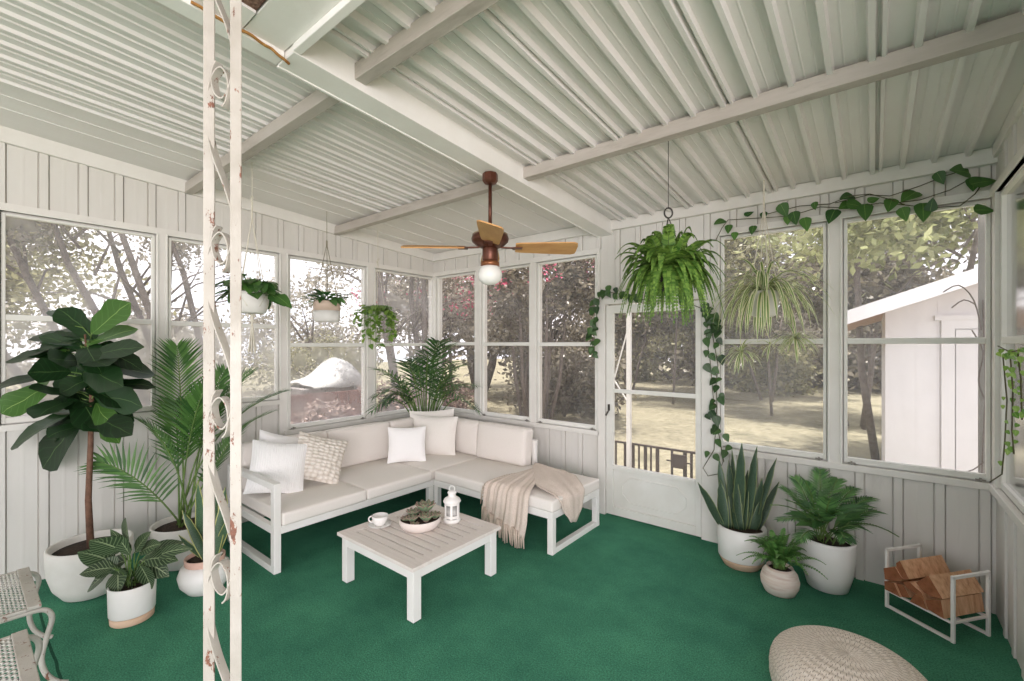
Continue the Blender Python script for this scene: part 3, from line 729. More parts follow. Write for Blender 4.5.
# cup, saucer
cpos = atz(380, 526, TZ); cpos.z = TZ
sc_ = MB(); sc_.lathe([(.001,.004),(.035,.004),(.04,.0),(.045,.004),(.078,.014),(.08,.018),(.045,.009),(.001,.008)], 36, cpos)
tag(sc_.build('saucer', M_pot, at=cpos, smooth=True), 'round white saucer under the cup on the coffee table', 'saucer')
cz = cpos+V((0,0,.008))
cu = thing('coffee_cup', 'white coffee cup with a loop handle standing on its saucer', 'cup', cz)
m = MB(); m.lathe([(.001,.0),(.027,.0),(.03,.004),(.042,.02),(.049,.045),(.05,.062),(.047,.062),(.045,.045),(.036,.018),(.001,.012)], 36, cz); m.build('bowl', M_pot, cu, smooth=True)
hd = -V((_c, -_s, 0)).normalized()
m = MB(); m.tube([cz+hd*(.046+.026*sin(t))+V((0,0,.036+.02*cos(t))) for t in [pi*k/10 for k in range(11)]], .0045, 8); m.build('handle', M_pot, cu, smooth=True)

# succulents bowl
bp = atz(420, 527, TZ); bp.z = TZ
sb = thing('succulent_bowl', 'shallow pale bowl of green succulents in the middle of the coffee table', 'potted plant', bp)
m = MB(); m.lathe([(.001,0),(.085,0),(.10,.008),(.115,.03),(.118,.055),(.116,.06),(.110,.055),(.106,.04),(.001,.038)], 40, bp); m.build('bowl', mat('blush_white_bowl', 'e6dcd5', 'ddd1c8', .5), sb, smooth=True)
m = MB(); m.lathe([(.001,.05),(.108,.046)], 24, bp); m.build('soil', M_soil, sb)
def rosette(mb, c, r, nl, tilt_=V((0,0,1))):
    for ring, (el, ln, cnt) in enumerate(((.35,1.0,nl), (.75,.82,nl-1), (1.1,.6,nl-3), (1.35,.4,4))):
        for k in range(cnt):
            a = 2*pi*k/cnt+ring*.5; d = V((cos(a)*cos(el), sin(a)*cos(el), sin(el)))+tilt_*.25
            mb.leaf(c, d, (0,0,1), r*ln, r*.26, lambda t: sin(pi*min(1, t*.85+.12))**.8, -.5, 5, .5)
for (dx, dy, dz, rr_, nl) in ((0.0,.04,.085,.085,9), (.065,-.01,.065,.062,9), (-.06,.0,.06,.06,9), (.0,-.055,.06,.05,8), (-.05,-.06,.05,.042,8), (.06,.06,.06,.05,8), (-.07,.06,.05,.05,8), (.045,-.075,.05,.036,7)):
    m = MB(); rosette(m, bp+V((dx,dy,dz-.018)), rr_, nl); m.build('succulent', M_succ, sb, smooth=True, solid=.004)

sb.scale = (1.22, 1.22, 1.22); cu.scale = (1.1, 1.1, 1.1)
# lantern
lp = atz(452, 521, TZ); lp.z = TZ
ln = thing('lantern', 'small white metal candle lantern with a ring top on the coffee table', 'lantern', lp)
m = MB(); m.lathe([(.001,0),(.052,0),(.055,.006),(.055,.018),(.05,.022),(.001,.022)], 32, lp); m.build('base', M_white, ln, smooth=True)
m = MB()
for k in range(6):
    a = 2*pi*k/6+.2; p = lp+V((.046*cos(a), .046*sin(a), 0)); m.bar(p+V((0,0,.02)), p+V((0,0,.13)), .014, .006, (cos(a), sin(a), 0))
for z in (.035, .118): m.lathe([(.047,z-.008),(.05,z),(.047,z+.008)], 32, lp)
m.build('cage', M_white, ln)
m = MB(); m.lathe([(.042,.022),(.042,.125)], 32, lp); m.build('glass_chimney', haze_glass('lantern_glass', .25, .45), ln, smooth=True)
m = MB(); m.lathe([(.001,.022),(.028,.022),(.028,.075),(.001,.078)], 20, lp); m.build('candle', M_pot, ln, smooth=True)
m = MB(); m.lathe([(.055,.125),(.057,.13),(.05,.145),(.03,.158),(.024,.16),(.024,.178),(.03,.182),(.026,.192),(.012,.198),(.001,.199)], 32, lp); m.build('cap', M_white, ln, smooth=True)
m = MB(); m.tube([lp+V((_c*.018*cos(t), -_s*.018*cos(t), .208+.018*sin(t))) for t in [2*pi*k/20 for k in range(21)]], .0035, 6); m.build('ring', M_white, ln, smooth=True)

ln.scale = (1.12, 1.12, 1.12)
# ------------------------------------------------------------------ leaf profiles and plant builders
P_ov = lambda t: max(.02, sin(pi*t**.75))**.8
P_fig = lambda t: max(.03, (t**.55)*(1-t**5)*(1-.18*sin(pi*t*1.0)**6)*1.0)
P_la = lambda t: max(.02, (1-t)**.75*min(1, (t*5+.25)))
P_st = lambda t: .55+.45*sin(pi*min(1, t*1.25)) if t < .7 else max(.01, (1-t)/.3)*.95
P_hp = lambda t: max(.02, ((.35+.65*sin(pi/2*min(1, t/.2))) if t < .2 else (1-((t-.2)/.8)**1.7)))
def frond(mb, p, tip, L, n, leaf_l, leaf_w, sag=.3, ang=.9, mid=None, shape='palm', vdroop=.4, side=None):
    """pinnate frond from p to tip, arched by sag"""
    p = V(p); tip = V(tip); ctrl = (p+tip)/2+V((0,0,sag)) if mid is None else V(mid)
    def B(t): return p*(1-t)**2+ctrl*2*t*(1-t)+tip*t*t
    for k in range(n):
        t = L+(1-L)*(k+.5)/n; q = B(t); d = (B(min(1, t+.02))-B(t-.02)).normalized()
        sv = d.cross(V((0,0,1))) if side is None else V(side)
        if sv.length < .1: sv = d.cross(V((0,1,0)))
        sv.normalize(); s_ = (k+.5)/n
        if shape == 'palm': ll = leaf_l*(.55+.45*sin(pi*(s_*.8+.15)))*(1 if s_ < .8 else 1-.45*(s_-.8)/.2)
        else: ll = leaf_l*max(.12, min(1, s_*7+.3)*(1-s_)**.8*1.15)
        an = ang*(1-.45*s_) if shape == 'palm' else ang
        for sg in (-1, 1):
            dd = d*cos(an)+sv*(sg*sin(an))
            nrm = sv.cross(d)
            mb.leaf(q, dd+nrm*.12, nrm, ll*rnd.uniform(.92, 1.06), leaf_w, P_la, vdroop*rnd.uniform(.6,1.3), 3, .12)
    return [B(k/8) for k in range(9)]
def pot_on(parent, prof, mt, c, smooth=True, name='pot', sx=1, sy=1, n=44):
    m = MB(); m.lathe(prof, n, c, sx, sy); return m.build(name, mt, parent, smooth=smooth)
def bowl_prof(rb_, rt_, h_, belly=0, th=.012, k=9):
    out = [(.001,0),(rb_*.8,0)]
    for i in range(k+1):
        t = i/k; r = rb_+(rt_-rb_)*t**.6+belly*sin(pi*t); out.append((r, h_*(.02+.98*t)))
    out += [(rt_-th*.5,h_+.004),(rt_-th,h_-.004),(rt_-th*1.3,h_-.05),(.001,h_-.05)]; return out
def soil(parent, c, r, z, sx=1, sy=1):
    m = MB(); m.lathe([(.001,z+.012),(r*.6,z+.01),(r,z)], 24, c, sx, sy); m.build('soil', M_soil, parent, smooth=True)
ORD = lambda a: a

# --- fiddle leaf fig
fp = V((-3.95,.555,0))
fg = thing('fiddle_leaf_fig', 'tall fiddle leaf fig tree in a wide rounded white pot at far left', 'potted plant', fp)
pot_on(fg, [(.001,0),(.11,0),(.135,.012),(.18,.08),(.205,.17),(.212,.25),(.212,.322),(.205,.33),(.192,.324),(.186,.285),(.001,.275)], M_potm, fp)
soil(fg, fp, .187, .287)
top = V((-3.97,.53,1.62))
m = MB(); m.tube([fp+V((.0,.0,.27)), fp+V((.0,-.012,.6)), fp+V((-.01,.0,.95)), fp+V((-.005,.005,1.3)), top+V((0,0,.05))], [.02,.017,.015,.012,.006], 10); m.build('trunk', M_bark, fg, smooth=True)
fd = 2.9
figs = [((92,333),(128,303),15,1), ((96,340),(60,309),14,0), ((75,326),(47,311),7,0), ((87,346),(135,328),15,1), ((54,352),(9,362),17,0), ((66,350),(36,384),14,1), ((85,350),(42,336),8,0), ((88,358),(140,347),13,0),
    ((100,368),(153,374),17,0), ((52,374),(-2,388),15,0), ((48,388),(4,412),16,1), ((80,360),(66,400),20,0), ((88,365),(112,398),20,0), ((92,380),(60,392),18,0), ((72,412),(14,446),21,0), ((80,420),(44,466),21,0),
    ((100,385),(153,386),10,0), ((95,395),(140,405),16,0), ((92,400),(128,428),16,0), ((75,392),(98,430),18,0), ((70,372),(30,372),15,0), ((84,345),(100,372),16,0), ((100,350),(140,368),12,0), ((60,395),(90,405),20,0), ((70,400),(36,416),15,0), ((84,372),(120,385),17,0), ((66,358),(40,350),14,0), ((96,404),(118,440),13,1)]
for k in range(20):                                           # inner leaves of the crown
    a_ = rnd.uniform(0, 6.28); r0 = rnd.uniform(8, 26); y_ = rnd.uniform(338, 430)
    figs.append(((84+4*cos(a_), y_), (84+(r0+34)*cos(a_), y_+rnd.uniform(-14, 22)), 15, 0))
m = MB(); ml = MB(); pet = MB()
for k, (a, b, hw, lt) in enumerate(figs):
    db = rnd.uniform(-.05,.05); dt = rnd.uniform(-.26,.24)
    p = atd(a[0], a[1], fd+db*.5); q = atd(b[0], b[1], fd+dt)
    if q.x < XL+.06: q.x = XL+.06+rnd.random()*.03
    d = q-p; L = d.length; W = hw/155*1.28
    up = V((.85+rnd.uniform(-.25,.25), -.25+rnd.uniform(-.3,.3), .45+rnd.uniform(-.25,.3))) if k % 5 < 3 else V((.45+rnd.uniform(-.2,.2), -.2, .9))
    # face the blade about half towards the room
    (ml if lt else m).leaf(p-d*.02, d+V((0,0,.14*L)), up, L*1.08, W, P_fig, .28, 8, .16)
    pet.tube([V((fp.x-.008, fp.y, max(.95, min(1.66, p.z-.04)))), (p+V((fp.x, fp.y, p.z)))/2+V((0,0,-.01)), p], .004, 5)
def jit(mb, a=.006, f=9):
    mb.v = [tuple(V(p)+V(noise.noise_vector(V(p)*f))*a) for p in mb.v]; return mb
jit(m, .012, 12); jit(ml, .012, 12)
m.build('foliage', M_fig, fg, smooth=True); o = ml.build('young_foliage', M_figl, fg, smooth=True); o['label'] = 'lighter green young leaves'
pet.build('petioles', M_stem, fg, smooth=True)

# --- calathea in oval white pot with a wood foot
cpz = V((-3.385,.655,0))
ca = thing('calathea', 'striped leaf calathea in a white cylinder pot with pale wood base on the green carpet', 'potted plant', cpz)
pot_on(ca, [(.001,0),(.098,0),(.102,.004),(.104,.045),(.001,.045)], M_potwood, cpz, name='pot_base')
pot_on(ca, [(.001,.045),(.105,.045),(.108,.05),(.112,.21),(.108,.215),(.102,.21),(.10,.18),(.001,.18)], M_pot, cpz)
soil(ca, cpz, .10, .182)
cal = [((128,548),(126,520),11,0), ((120,550),(92,541),13,0), ((112,562),(80,553),11,0), ((113,568),(82,575),8,0), ((115,570),(96,566),11,0), ((120,575),(114,566),11,0), ((110,572),(90,592),10,0), ((118,570),(118,594),11,0), ((132,570),(133,596),11,0), ((140,560),(166,577),11,0), ((140,552),(160,545),8,0),
   ((145,556),(182,544),8,0), ((145,560),(176,562),9,0), ((150,560),(190,551),7,0), ((130,555),(112,531),8,0), ((135,552),(150,533),8,0), ((128,560),(98,578),9,0), ((140,565),(150,588),9,0), ((125,548),(108,545),9,0)]
m = MB(); ps = MB(); cd = 2.62
for (a, b, hw, _) in cal:
    c_ = atd(a[0], a[1], cd+rnd.uniform(-.05,.05)); q = atd(b[0], b[1], cd+rnd.uniform(-.14,.06)); d = q-c_; L = d.length
    m.leaf(c_, d+V((0,0,.3*L)), (.35+rnd.uniform(-.2,.2), -.75, .7), max(.09, L*1.08), hw/172, P_ov, .45, 7, .14)
    ps.tube([cpz+V((rnd.uniform(-.03,.03), rnd.uniform(-.03,.03), .18)), (cpz+V((0,0,.26))).lerp(c_, .6), c_], .003, 5)
m.build('foliage', M_cala, ca, smooth=True); ps.build('stems', M_stem, ca)

# --- palm at left
pp = V((-3.95,1.06,0))
pa = thing('palm', 'feathery green palm in a white pot behind the striped calathea at left', 'potted plant', pp)
pot_on(pa, [(.001,0),(.12,0),(.14,.01),(.175,.09),(.195,.20),(.20,.30),(.194,.306),(.182,.30),(.176,.26),(.001,.26)], M_potm, pp)
soil(pa, pp, .178, .268)
m = MB(); st = MB(); b0 = pp+V((.0,.0,.28)); D = 3.32
fr_list = [((192,478),(177,346),D+.1,27,.27,.012,(.0,),.02), ((180,480),(100,462),D-.35,20,.24,.013,(.0,),.16), ((188,470),(138,420),D-.3,20,.18,.013,None,.10), ((196,470),(232,388),D+.15,22,.24,.014,None,.05), ((200,480),(283,392),D+.3,26,.27,.016,None,.16),
   ((194,468),(205,388),D-.12,24,.24,.013,None,.02), ((200,478),(240,430),D-.1,20,.2,.014,None,.1), ((196,470),(170,400),D+.35,22,.24,.014,None,.05), ((198,470),(225,370),D+.4,24,.26,.014,None,.03), ((196,470),(250,372),D+.35,22,.24,.014,None,.05), ((198,472),(272,412),D+.1,22,.22,.014,None,.12)]
for i, (a, b, dd, nn, ll, lw, sidev, sg) in enumerate(fr_list):
    t_ = atd(b[0], b[1], dd)
    if t_.x < XL+.09: t_.x = XL+.09
    base = b0+V((rnd.uniform(-.04,.04), rnd.uniform(-.04,.04), 0))
    vdir = V((base.x, base.y, 0)).normalized(); sd3 = V((-vdir.y, vdir.x, 0)) if sidev else None
    mid = (base*.5+t_*.5)+V((0,0,sg)) if i in (1, 6) else V((base.x*.75+t_.x*.25, base.y*.75+t_.y*.25, max(base.z, t_.z*.75)+sg))
    pts = frond(m, base, t_, (.38 if i > 1 else .42) if i != 1 else .25, nn, ll, lw, mid=mid, ang=.85, vdroop=.25 if i != 1 else .5, side=sd3)
    st.tube(pts, [.007,.0065,.006,.0055,.005,.0045,.004,.003,.002], 6)
for v_ in range(len(m.v)):
    q = m.v[v_]
    if q[0] < XL+.03: m.v[v_] = (XL+.03, q[1], q[2])
m.build('fronds', M_palm, pa); st.build('stems', M_stem, pa, smooth=True)

# --- snake plants
def snake(parent, c, z, specs, mt, depth, px_m):
    m = MB()
    for (a, b, hw, tw_) in specs:
        p = atd(a[0], a[1], depth+rnd.uniform(-.04,.04)); q = atd(b[0], b[1], depth+rnd.uniform(-.08,.1)); p.z = min(p.z, z)
        d = q-p; L = d.length; vdir = V((p.x, p.y, 0)).normalized()
        f_ = vdir*-1+V((-vdir.y, vdir.x, 0))*tw_
        m.leaf(p, d+V((0, 0, L*.04)), f_, L, hw/px_m*.8, P_st, .05, 9, .35, rnd.uniform(-.9,.9))
    jit(m, .01, 5); m.build('foliage', mt, parent, smooth=True, solid=.004)
sp1 = V((-3.41,1.03,0))
s1 = thing('snake_plant', 'yellow edged snake plant in a rounded white pot with blush rim beside the iron post', 'potted plant', sp1)
pot_on(s1, [(.001,0),(.08,0),(.098,.008),(.138,.06),(.150,.115),(.134,.165),(.108,.185),(.001,.185)], M_pot, sp1)
pot_on(s1, [(.109,.18),(.112,.188),(.114,.222),(.110,.226),(.104,.22),(.104,.195),(.001,.195)], M_potd, sp1, name='rim')
soil(s1, sp1, .102, .20)
snake(s1, sp1, .2, [((203,556),(198,480),6,.3), ((212,556),(214,462),6,.0), ((208,556),(190,520),5,.5), ((206,556),(182,510),5,-.3), ((215,556),(226,486),6,.3), ((210,556),(205,500),6,-.4), ((216,556),(236,505),5,.2), ((204,556),(178,535),4,.4), ((213,556),(220,520),6,-.2)], M_snake, 2.95, 150)
sp2 = V((-.75,3.60,0))
s2_ = thing('snake_plant', 'tall dark snake plant in a white pot with wood base beside the door', 'potted plant', sp2)
pot_on(s2_, [(.001,0),(.105,0),(.12,.006),(.146,.05),(.15,.065),(.001,.065)], M_potwood, sp2, name='pot_base')
pot_on(s2_, [(.001,.065),(.151,.065),(.156,.072),(.161,.285),(.155,.292),(.146,.285),(.142,.25),(.001,.25)], M_pot, sp2)
soil(s2_, sp2, .143, .252)
snake(s2_, sp2, .27, [((737,530),(742,442),6.5,.0), ((745,532),(757,446),6,.3), ((730,530),(718,458),5.5,.4), ((733,528),(728,460),5.5,-.3), ((750,532),(778,458),5,.3), ((757,530),(779,482),6,.4), ((726,528),(720,480),6.5,.3), ((725,530),(697,482),5,.2), ((742,533),(748,470),7,.5), ((738,533),(735,470),7,.4), ((748,533),(762,478),6,-.5), ((730,532),(738,490),6,.2), ((752,533),(760,500),6,-.2), ((744,534),(740,488),6,-.4), ((741,530),(731,450),5,.2)], M_snaked, 3.28, 137)

# --- small fern in blush pot, big fern pot
sfp = V((-.475,3.36,0))
sf = thing('potted_fern', 'small fern in a rounded blush striped pot in front of the two white pots', 'potted plant', sfp)
pot_on(sf, [(.001,0),(.075,0),(.088,.006),(.108,.05),(.112,.085),(.10,.13),(.08,.155),(.076,.168),(.07,.165),(.068,.14),(.001,.14)], M_terr, sfp)
soil(sf, sfp, .07, .145)
m = MB(); st = MB()
for k in range(64):
    a = rnd.uniform(0, 2*pi); rr_ = rnd.uniform(.06,.25)*(.9 if k % 3 else 1.1); zz = .36-rr_*.75+rnd.uniform(-.05,.05)
    b0 = sfp+V((rnd.uniform(-.03,.03), rnd.uniform(-.03,.03), .15)); tip = b0+V((cos(a)*rr_, sin(a)*rr_, max(-.02, zz-.1)))
    if tip.y > YB-.06: continue
    pts = frond(m, b0, tip, .2, 15, .038, .008, sag=.12, ang=1.15, shape='fern', vdroop=.2); st.tube(pts, .0018, 4)
m.build('fronds', M_fernm, sf); st.build('stems', M_stem, sf)
bfp = V((-.24,3.635,0))
bf = thing('potted_fern', 'large leafy fern in a plain white oval pot between snake plant and firewood rack', 'potted plant', bfp)
pot_on(bf, [(.001,0),(.10,0),(.115,.006),(.140,.10),(.152,.20),(.154,.30),(.155,.322),(.148,.328),(.139,.32),(.135,.28),(.001,.28)], M_pot, bfp)
soil(bf, bfp, .137, .285)
m = MB(); st = MB(); D = 3.1
big = [((820,540),(806,482),D-.1,.10), ((820,540),(838,478),D+.05,.10), ((815,545),(786,500),D-.25,.08), ((825,545),(868,506),D-.15,.1), ((815,545),(782,488),D+.05,.1), ((825,540),(872,492),D+.02,.1), ((818,548),(778,520),D-.15,.1), ((828,545),(866,530),D-.2,.1), ((820,545),(820,470),D+.08,.08), ((820,545),(795,478),D+.1,.08), ((822,545),(855,482),D+.1,.08), ((826,548),(898,528),D-.05,.16), ((815,548),(770,505),D-.3,.12), ((822,548),(845,540),D-.3,.1), ((820,548),(800,540),D-.3,.1), ((822,545),(830,500),D-.25,.1), ((818,545),(810,510),D-.28,.1), ((826,545),(880,510),D-.1,.12), ((820,545),(842,512),D-.28,.1)]
for i, (a, b, dd, sg) in enumerate(big):
    b0 = bfp+V((rnd.uniform(-.05,.05), rnd.uniform(-.05,.03), .29)); t_ = atd(b[0], b[1], dd); t_.y = min(t_.y, YB-.05)
    thin = i in (11, 12)
    pts = frond(m, b0, t_, .35, 16 if not thin else 18, .10 if not thin else .05, .0095 if not thin else .007, mid=b0*.55+t_*.45+V((0,0,sg+.04)), ang=1.0, shape='fern' if thin else 'palm', vdroop=.3); st.tube(pts, .0035, 5)
for k in range(18):                                          # broad glossy leaves low in the plant
    a = rnd.uniform(0, 2*pi); b0 = bfp+V((.05*cos(a), .05*sin(a)-.01, .36+rnd.random()*.12)); d = V((cos(a), sin(a)-.25, rnd.uniform(.4,1.0)))
    if d.y > .4: d.y = .1
    m.leaf(b0, d, (0,-.3,1), rnd.uniform(.14,.22), .035, P_ov, .5, 6, .2)
m.build('fronds', M_fernd, bf); st.build('stems', M_stem, bf)

# --- corner palm behind the sofa
cpp = V((-4.275,3.62,0))
cpl = thing('palm', 'bushy dark green palm rising behind the cushions in the far corner', 'potted plant', cpp)
pot_on(cpl, bowl_prof(.085,.105,.24), M_potm, cpp); soil(cpl, cpp, .09, .2)
m = MB(); st = MB(); D = 5.2
for k in range(28):
    bx = rnd.uniform(400,448); tx = 424+(rnd.random()-.5)*118; ty = 322+abs(tx-424)*.85+rnd.uniform(0,52)
    t_ = atd(tx, ty, D+rnd.uniform(-.6,.15)); t_.x = max(t_.x, XL+.08); t_.y = min(t_.y, YB-.08)
    b0 = cpp+V((rnd.uniform(-.03,.03), rnd.uniform(-.03,.03), .22))
    mid = V((b0.x*.65+t_.x*.35, b0.y*.65+t_.y*.35, max(t_.z+.02, 1.3)))
    pts = frond(m, b0, t_, .45, 11, .24, .013, mid=mid, ang=.9, vdroop=.4); st.tube(pts, [.007]*6+[.004]*3, 5)
for v_ in range(len(m.v)):
    q = m.v[v_]; m.v[v_] = (max(q[0], XL+.03), min(q[1], YB-.03), q[2])
m.build('fronds', M_palmd, cpl); st.build('stems', M_stem, cpl, smooth=True)

# ------------------------------------------------------------------ hanging plants
def ring_rope(mb, topp, cen, r, zrim, n=3, rad=.003):
    for k in range(n):
        a = 2*pi*k/n+.5; mb.tube([topp, V((cen.x+r*cos(a), cen.y+r*sin(a), zrim))], rad, 5)
# 1 macrame planter
h1 = V((-3.5,1.35,0)); z1_ = 1.83
hp1 = thing('hanging_planter', 'trailing pothos in white pot in a macrame hanger with tassel next to the iron post', 'hanging plant', (h1.x, h1.y, z1_))
pot_on(hp1, [(.001,0),(.075,0),(.092,.01),(.105,.06),(.112,.12),(.113,.15),(.106,.152),(.10,.13),(.001,.12)], M_potm, h1+V((0,0,z1_)))
m = MB(); kn = V((h1.x, h1.y, 2.60)); m.tube([V((h1.x,h1.y,roofz(h1.y)-.015)), V((h1.x,h1.y,2.64))], .0022, 5)
m.tube([V((h1.x+.02*cos(t), h1.y, 2.66+.02*sin(t))) for t in [2*pi*k/12 for k in range(13)]], .003, 5)
m.tube([kn+V((0,0,.04)), kn-V((0,0,.1))], .006, 6)
ring_rope(m, kn-V((0,0,.08)), h1, .112, z1_+.13, 4)
for k in range(4):
    a = 2*pi*k/4+.5; m.tube([V((h1.x+.113*cos(a), h1.y+.113*sin(a), z1_+.13)), V((h1.x+.105*cos(a+.4), h1.y+.105*sin(a+.4), z1_+.05)), V((h1.x, h1.y, z1_-.02))], .003, 5)
    m.tube([V((h1.x+.113*cos(a), h1.y+.113*sin(a), z1_+.13)), V((h1.x+.105*cos(a-.4), h1.y+.105*sin(a-.4), z1_+.05)), V((h1.x, h1.y, z1_-.02))], .003, 5)
m.tube([V((h1.x,h1.y,z1_-.01)), V((h1.x,h1.y,z1_-.06))], .012, 8)
for k in range(14):
    a = rnd.random()*6.28; m.tube([V((h1.x,h1.y,z1_-.05)), V((h1.x+.022*cos(a), h1.y+.022*sin(a), z1_-.26-rnd.random()*.03))], .004, 4)
m.build('hanger', M_rope, hp1)
m = MB(); st = MB()
for k in range(46):
    a = rnd.uniform(0, 2*pi); r_ = rnd.uniform(.05,.17); p = h1+V((r_*cos(a), r_*sin(a), z1_+.15+rnd.uniform(.0,.13)-r_*.2)); d = V((cos(a), sin(a), rnd.uniform(-.5,.25)))
    m.leaf(p, d, (rnd.uniform(-.2,.2), -.2, 1), rnd.uniform(.10,.15), .052, P_hp, .55, 6, .15); st.tube([h1+V((0,0,z1_+.13)), p+V((0,0,.02)), p], .0025, 4)
for (px, py) in ((276,298),(283,300),(268,288),(243,300),(236,288)):
    p = atd(px-6, py-4, 3.2); m.leaf(p, atd(px+5, py+3, 3.2)-p, (0,-.6,.8), .14, .05, P_hp, .3, 6, .15); st.tube([h1+V((0,0,z1_+.14)), p], .0025, 4)
m.build('foliage', M_poth, hp1, smooth=True); st.build('stems', M_stem, hp1)
# 2 two tone pot
h2 = V((-4.088+.06,2.21,0)); z2_ = 1.82
hp2 = thing('hanging_planter', 'small dark leaved plant in a two tone white and beige pot hanging before the window', 'hanging plant', (h2.x, h2.y, z2_))
pot_on(hp2, [(.001,0),(.10,0),(.115,.012),(.118,.05),(.119,.105),(.001,.105)], M_pot, h2+V((0,0,z2_)))
pot_on(hp2, [(.12,.105),(.12,.19),(.115,.195),(.108,.19),(.106,.165),(.001,.165)], mat('beige_band', 'd6bfae', 'cdb5a3', .6), h2+V((0,0,z2_)), name='rim_band')
m = MB(); kn = V((h2.x, h2.y, 2.56)); m.tube([V((h2.x,h2.y,roofz(h2.y)-.015)), kn], .003, 5); m.tube([kn+V((0,0,.03)), kn-V((0,0,.03))], .009, 6)
ring_rope(m, kn, h2, .119, z2_+.18, 3, .0035); m.build('hanger', mat('brown_cord', '77705f', '8f8875', .8), hp2)
m = MB()
for k in range(52):
    a = rnd.uniform(0, 2*pi); r_ = rnd.uniform(.0,.12); p = h2+V((r_*cos(a), r_*sin(a), z2_+.19+rnd.uniform(0,.10)*(1-r_*5))); d = V((cos(a), sin(a), rnd.uniform(-.3,.9)))
    m.leaf(p, d, (0,-.2,1), rnd.uniform(.09,.16), .034, P_ov, .6, 5, .2)
m.build('foliage', M_fernd, hp2, smooth=True)
# 3 trailing string plant
h3 = V((-4.10,2.82,0)); z3_ = 1.83
hp3 = thing('hanging_planter', 'bright green small leaved trailing plant hanging by a clear cord near the far corner', 'hanging plant', (h3.x, h3.y, z3_))
pot_on(hp3, [(.001,0),(.06,0),(.075,.012),(.085,.08),(.08,.085),(.076,.07),(.001,.06)], M_potm, h3+V((0,0,z3_+.04)))
m = MB(); kn = V((h3.x, h3.y, 2.50)); m.tube([V((h3.x,h3.y,roofz(h3.y)-.015)), kn], .0028, 5); ring_rope(m, kn, h3, .083, z3_+.12, 3, .0022)
m.tube([V((h3.x+.018*cos(t), h3.y+.018*sin(t)*.7, kn.z+.02*sin(t))) for t in [2*pi*k/12 for k in range(13)]], .003, 5); m.build('hanger', M_rope, hp3)
m = MB(); st = MB()
for k in range(36):
    a = rnd.uniform(0, 2*pi); r1 = rnd.uniform(.06,.24); dz = rnd.uniform(.0,.30) if r1 < .2 else rnd.uniform(0,.12)
    if k < 5: a = -.9+.2*k; dz = .30
    pts = [h3+V((0,0,z3_+.11)), h3+V((r1*.6*cos(a), r1*.6*sin(a), z3_+.19)), h3+V((r1*cos(a), r1*sin(a), z3_+.10)), h3+V((r1*1.05*cos(a), r1*1.05*sin(a), z3_+.08-dz))]
    if pts[2].x < XL+.08: continue
    st.tube(pts, .0018, 4)
    for j in range(9):
        p = poly(pts, .2+.8*j/8); d = V((rnd.uniform(-1,1), rnd.uniform(-1,1), rnd.uniform(-.7,.4))); m.leaf(p, d, (0,-.4,.8), rnd.uniform(.05,.085), .027, P_hp, .4, 5, .15)
m.build('foliage', M_poth2, hp3, smooth=True); st.build('stems', M_stem, hp3)
# boston fern
hb = V((-.95,2.66,0)); zb_ = 1.93
bfn = thing('hanging_fern', 'large drooping Boston fern hanging from the ceiling by a hook in front of the door', 'hanging plant', (hb.x, hb.y, zb_))
pot_on(bfn, [(.001,0),(.08,0),(.10,.012),(.115,.10),(.12,.12),(.114,.125),(.108,.10),(.001,.09)], mat('dark_basket', '2c2a26', '3f3a33', .8), hb+V((0,0,zb_)), name='basket')
m = MB(); kn = V((hb.x, hb.y, 2.36)); m.tube([V((hb.x,hb.y,roofz(hb.y)-.02)), kn+V((0,0,.05))], .0022, 5)
m.tube([V((hb.x+.024*cos(t)*_c, hb.y-.024*cos(t)*_s, kn.z+.026+.03*sin(t))) for t in [2*pi*k/16 for k in range(17)]], .005, 6)
ring_rope(m, kn, hb, .115, zb_+.11, 3, .003); m.build('chain', M_wire, bfn)
m = MB(); st = MB()
for k in range(200):
    a = k*2.39996+rnd.uniform(-.2,.2); q = rnd.random(); b0 = hb+V((.05*cos(a), .05*sin(a), zb_+.10))
    if q < .22: r1, zt = rnd.uniform(.04,.22), rnd.uniform(.17,.36)
    elif q < .55: r1, zt = rnd.uniform(.24,.33), rnd.uniform(.0,.22)
    elif q < .85: r1, zt = rnd.uniform(.20,.32), rnd.uniform(-.19,.0)
    else: r1, zt = rnd.uniform(.10,.20), rnd.uniform(-.22,-.10)
    tip = hb+V((r1*cos(a), r1*sin(a), zb_+zt)); mid = hb+V((r1*.72*cos(a), r1*.72*sin(a), zb_+.20+max(zt,.0)*.6+rnd.uniform(-.02,.05)))
    pts = frond(m, b0, tip,   .10, 30, .046, .0125, mid=mid, ang=1.2, shape='fern', vdroop=.15); st.tube(pts, .002, 4)
m.build('fronds', M_fern, bfn); st.build('stems', M_stem, bfn)
# spider plant
hs = V((-.60,3.56,0)); zs_ = 1.80
spn = thing('hanging_spider_plant', 'variegated spider plant with dangling plantlets hanging in a white pot before the window', 'hanging plant', (hs.x, hs.y, zs_))
pot_on(spn, [(.001,0),(.062,0),(.078,.012),(.09,.09),(.098,.17),(.094,.176),(.086,.165),(.001,.15)], M_pot, hs+V((0,0,zs_)))
m = MB(); kn = V((hs.x, hs.y, 2.56)); m.tube([V((hs.x,hs.y,roofz(hs.y)-.015)), kn+V((0,0,0))], .007, 6)
ring_rope(m, kn, hs, .095, zs_+.16, 4, .0035); m.build('hanger', M_rope, spn)
m = MB()
for k in range(120):
    a = k*2.39996; r0 = rnd.uniform(.01,.04); el = rnd.uniform(.35,1.4); L = rnd.uniform(.32,.52)
    m.leaf(hs+V((r0*cos(a), r0*sin(a), zs_+.17)), (cos(a)*cos(el), sin(a)*cos(el), sin(el)), (cos(a)*.2, sin(a)*.2, 1), L, .0115, P_st, rnd.uniform(2.2,4.2), 12, .25)
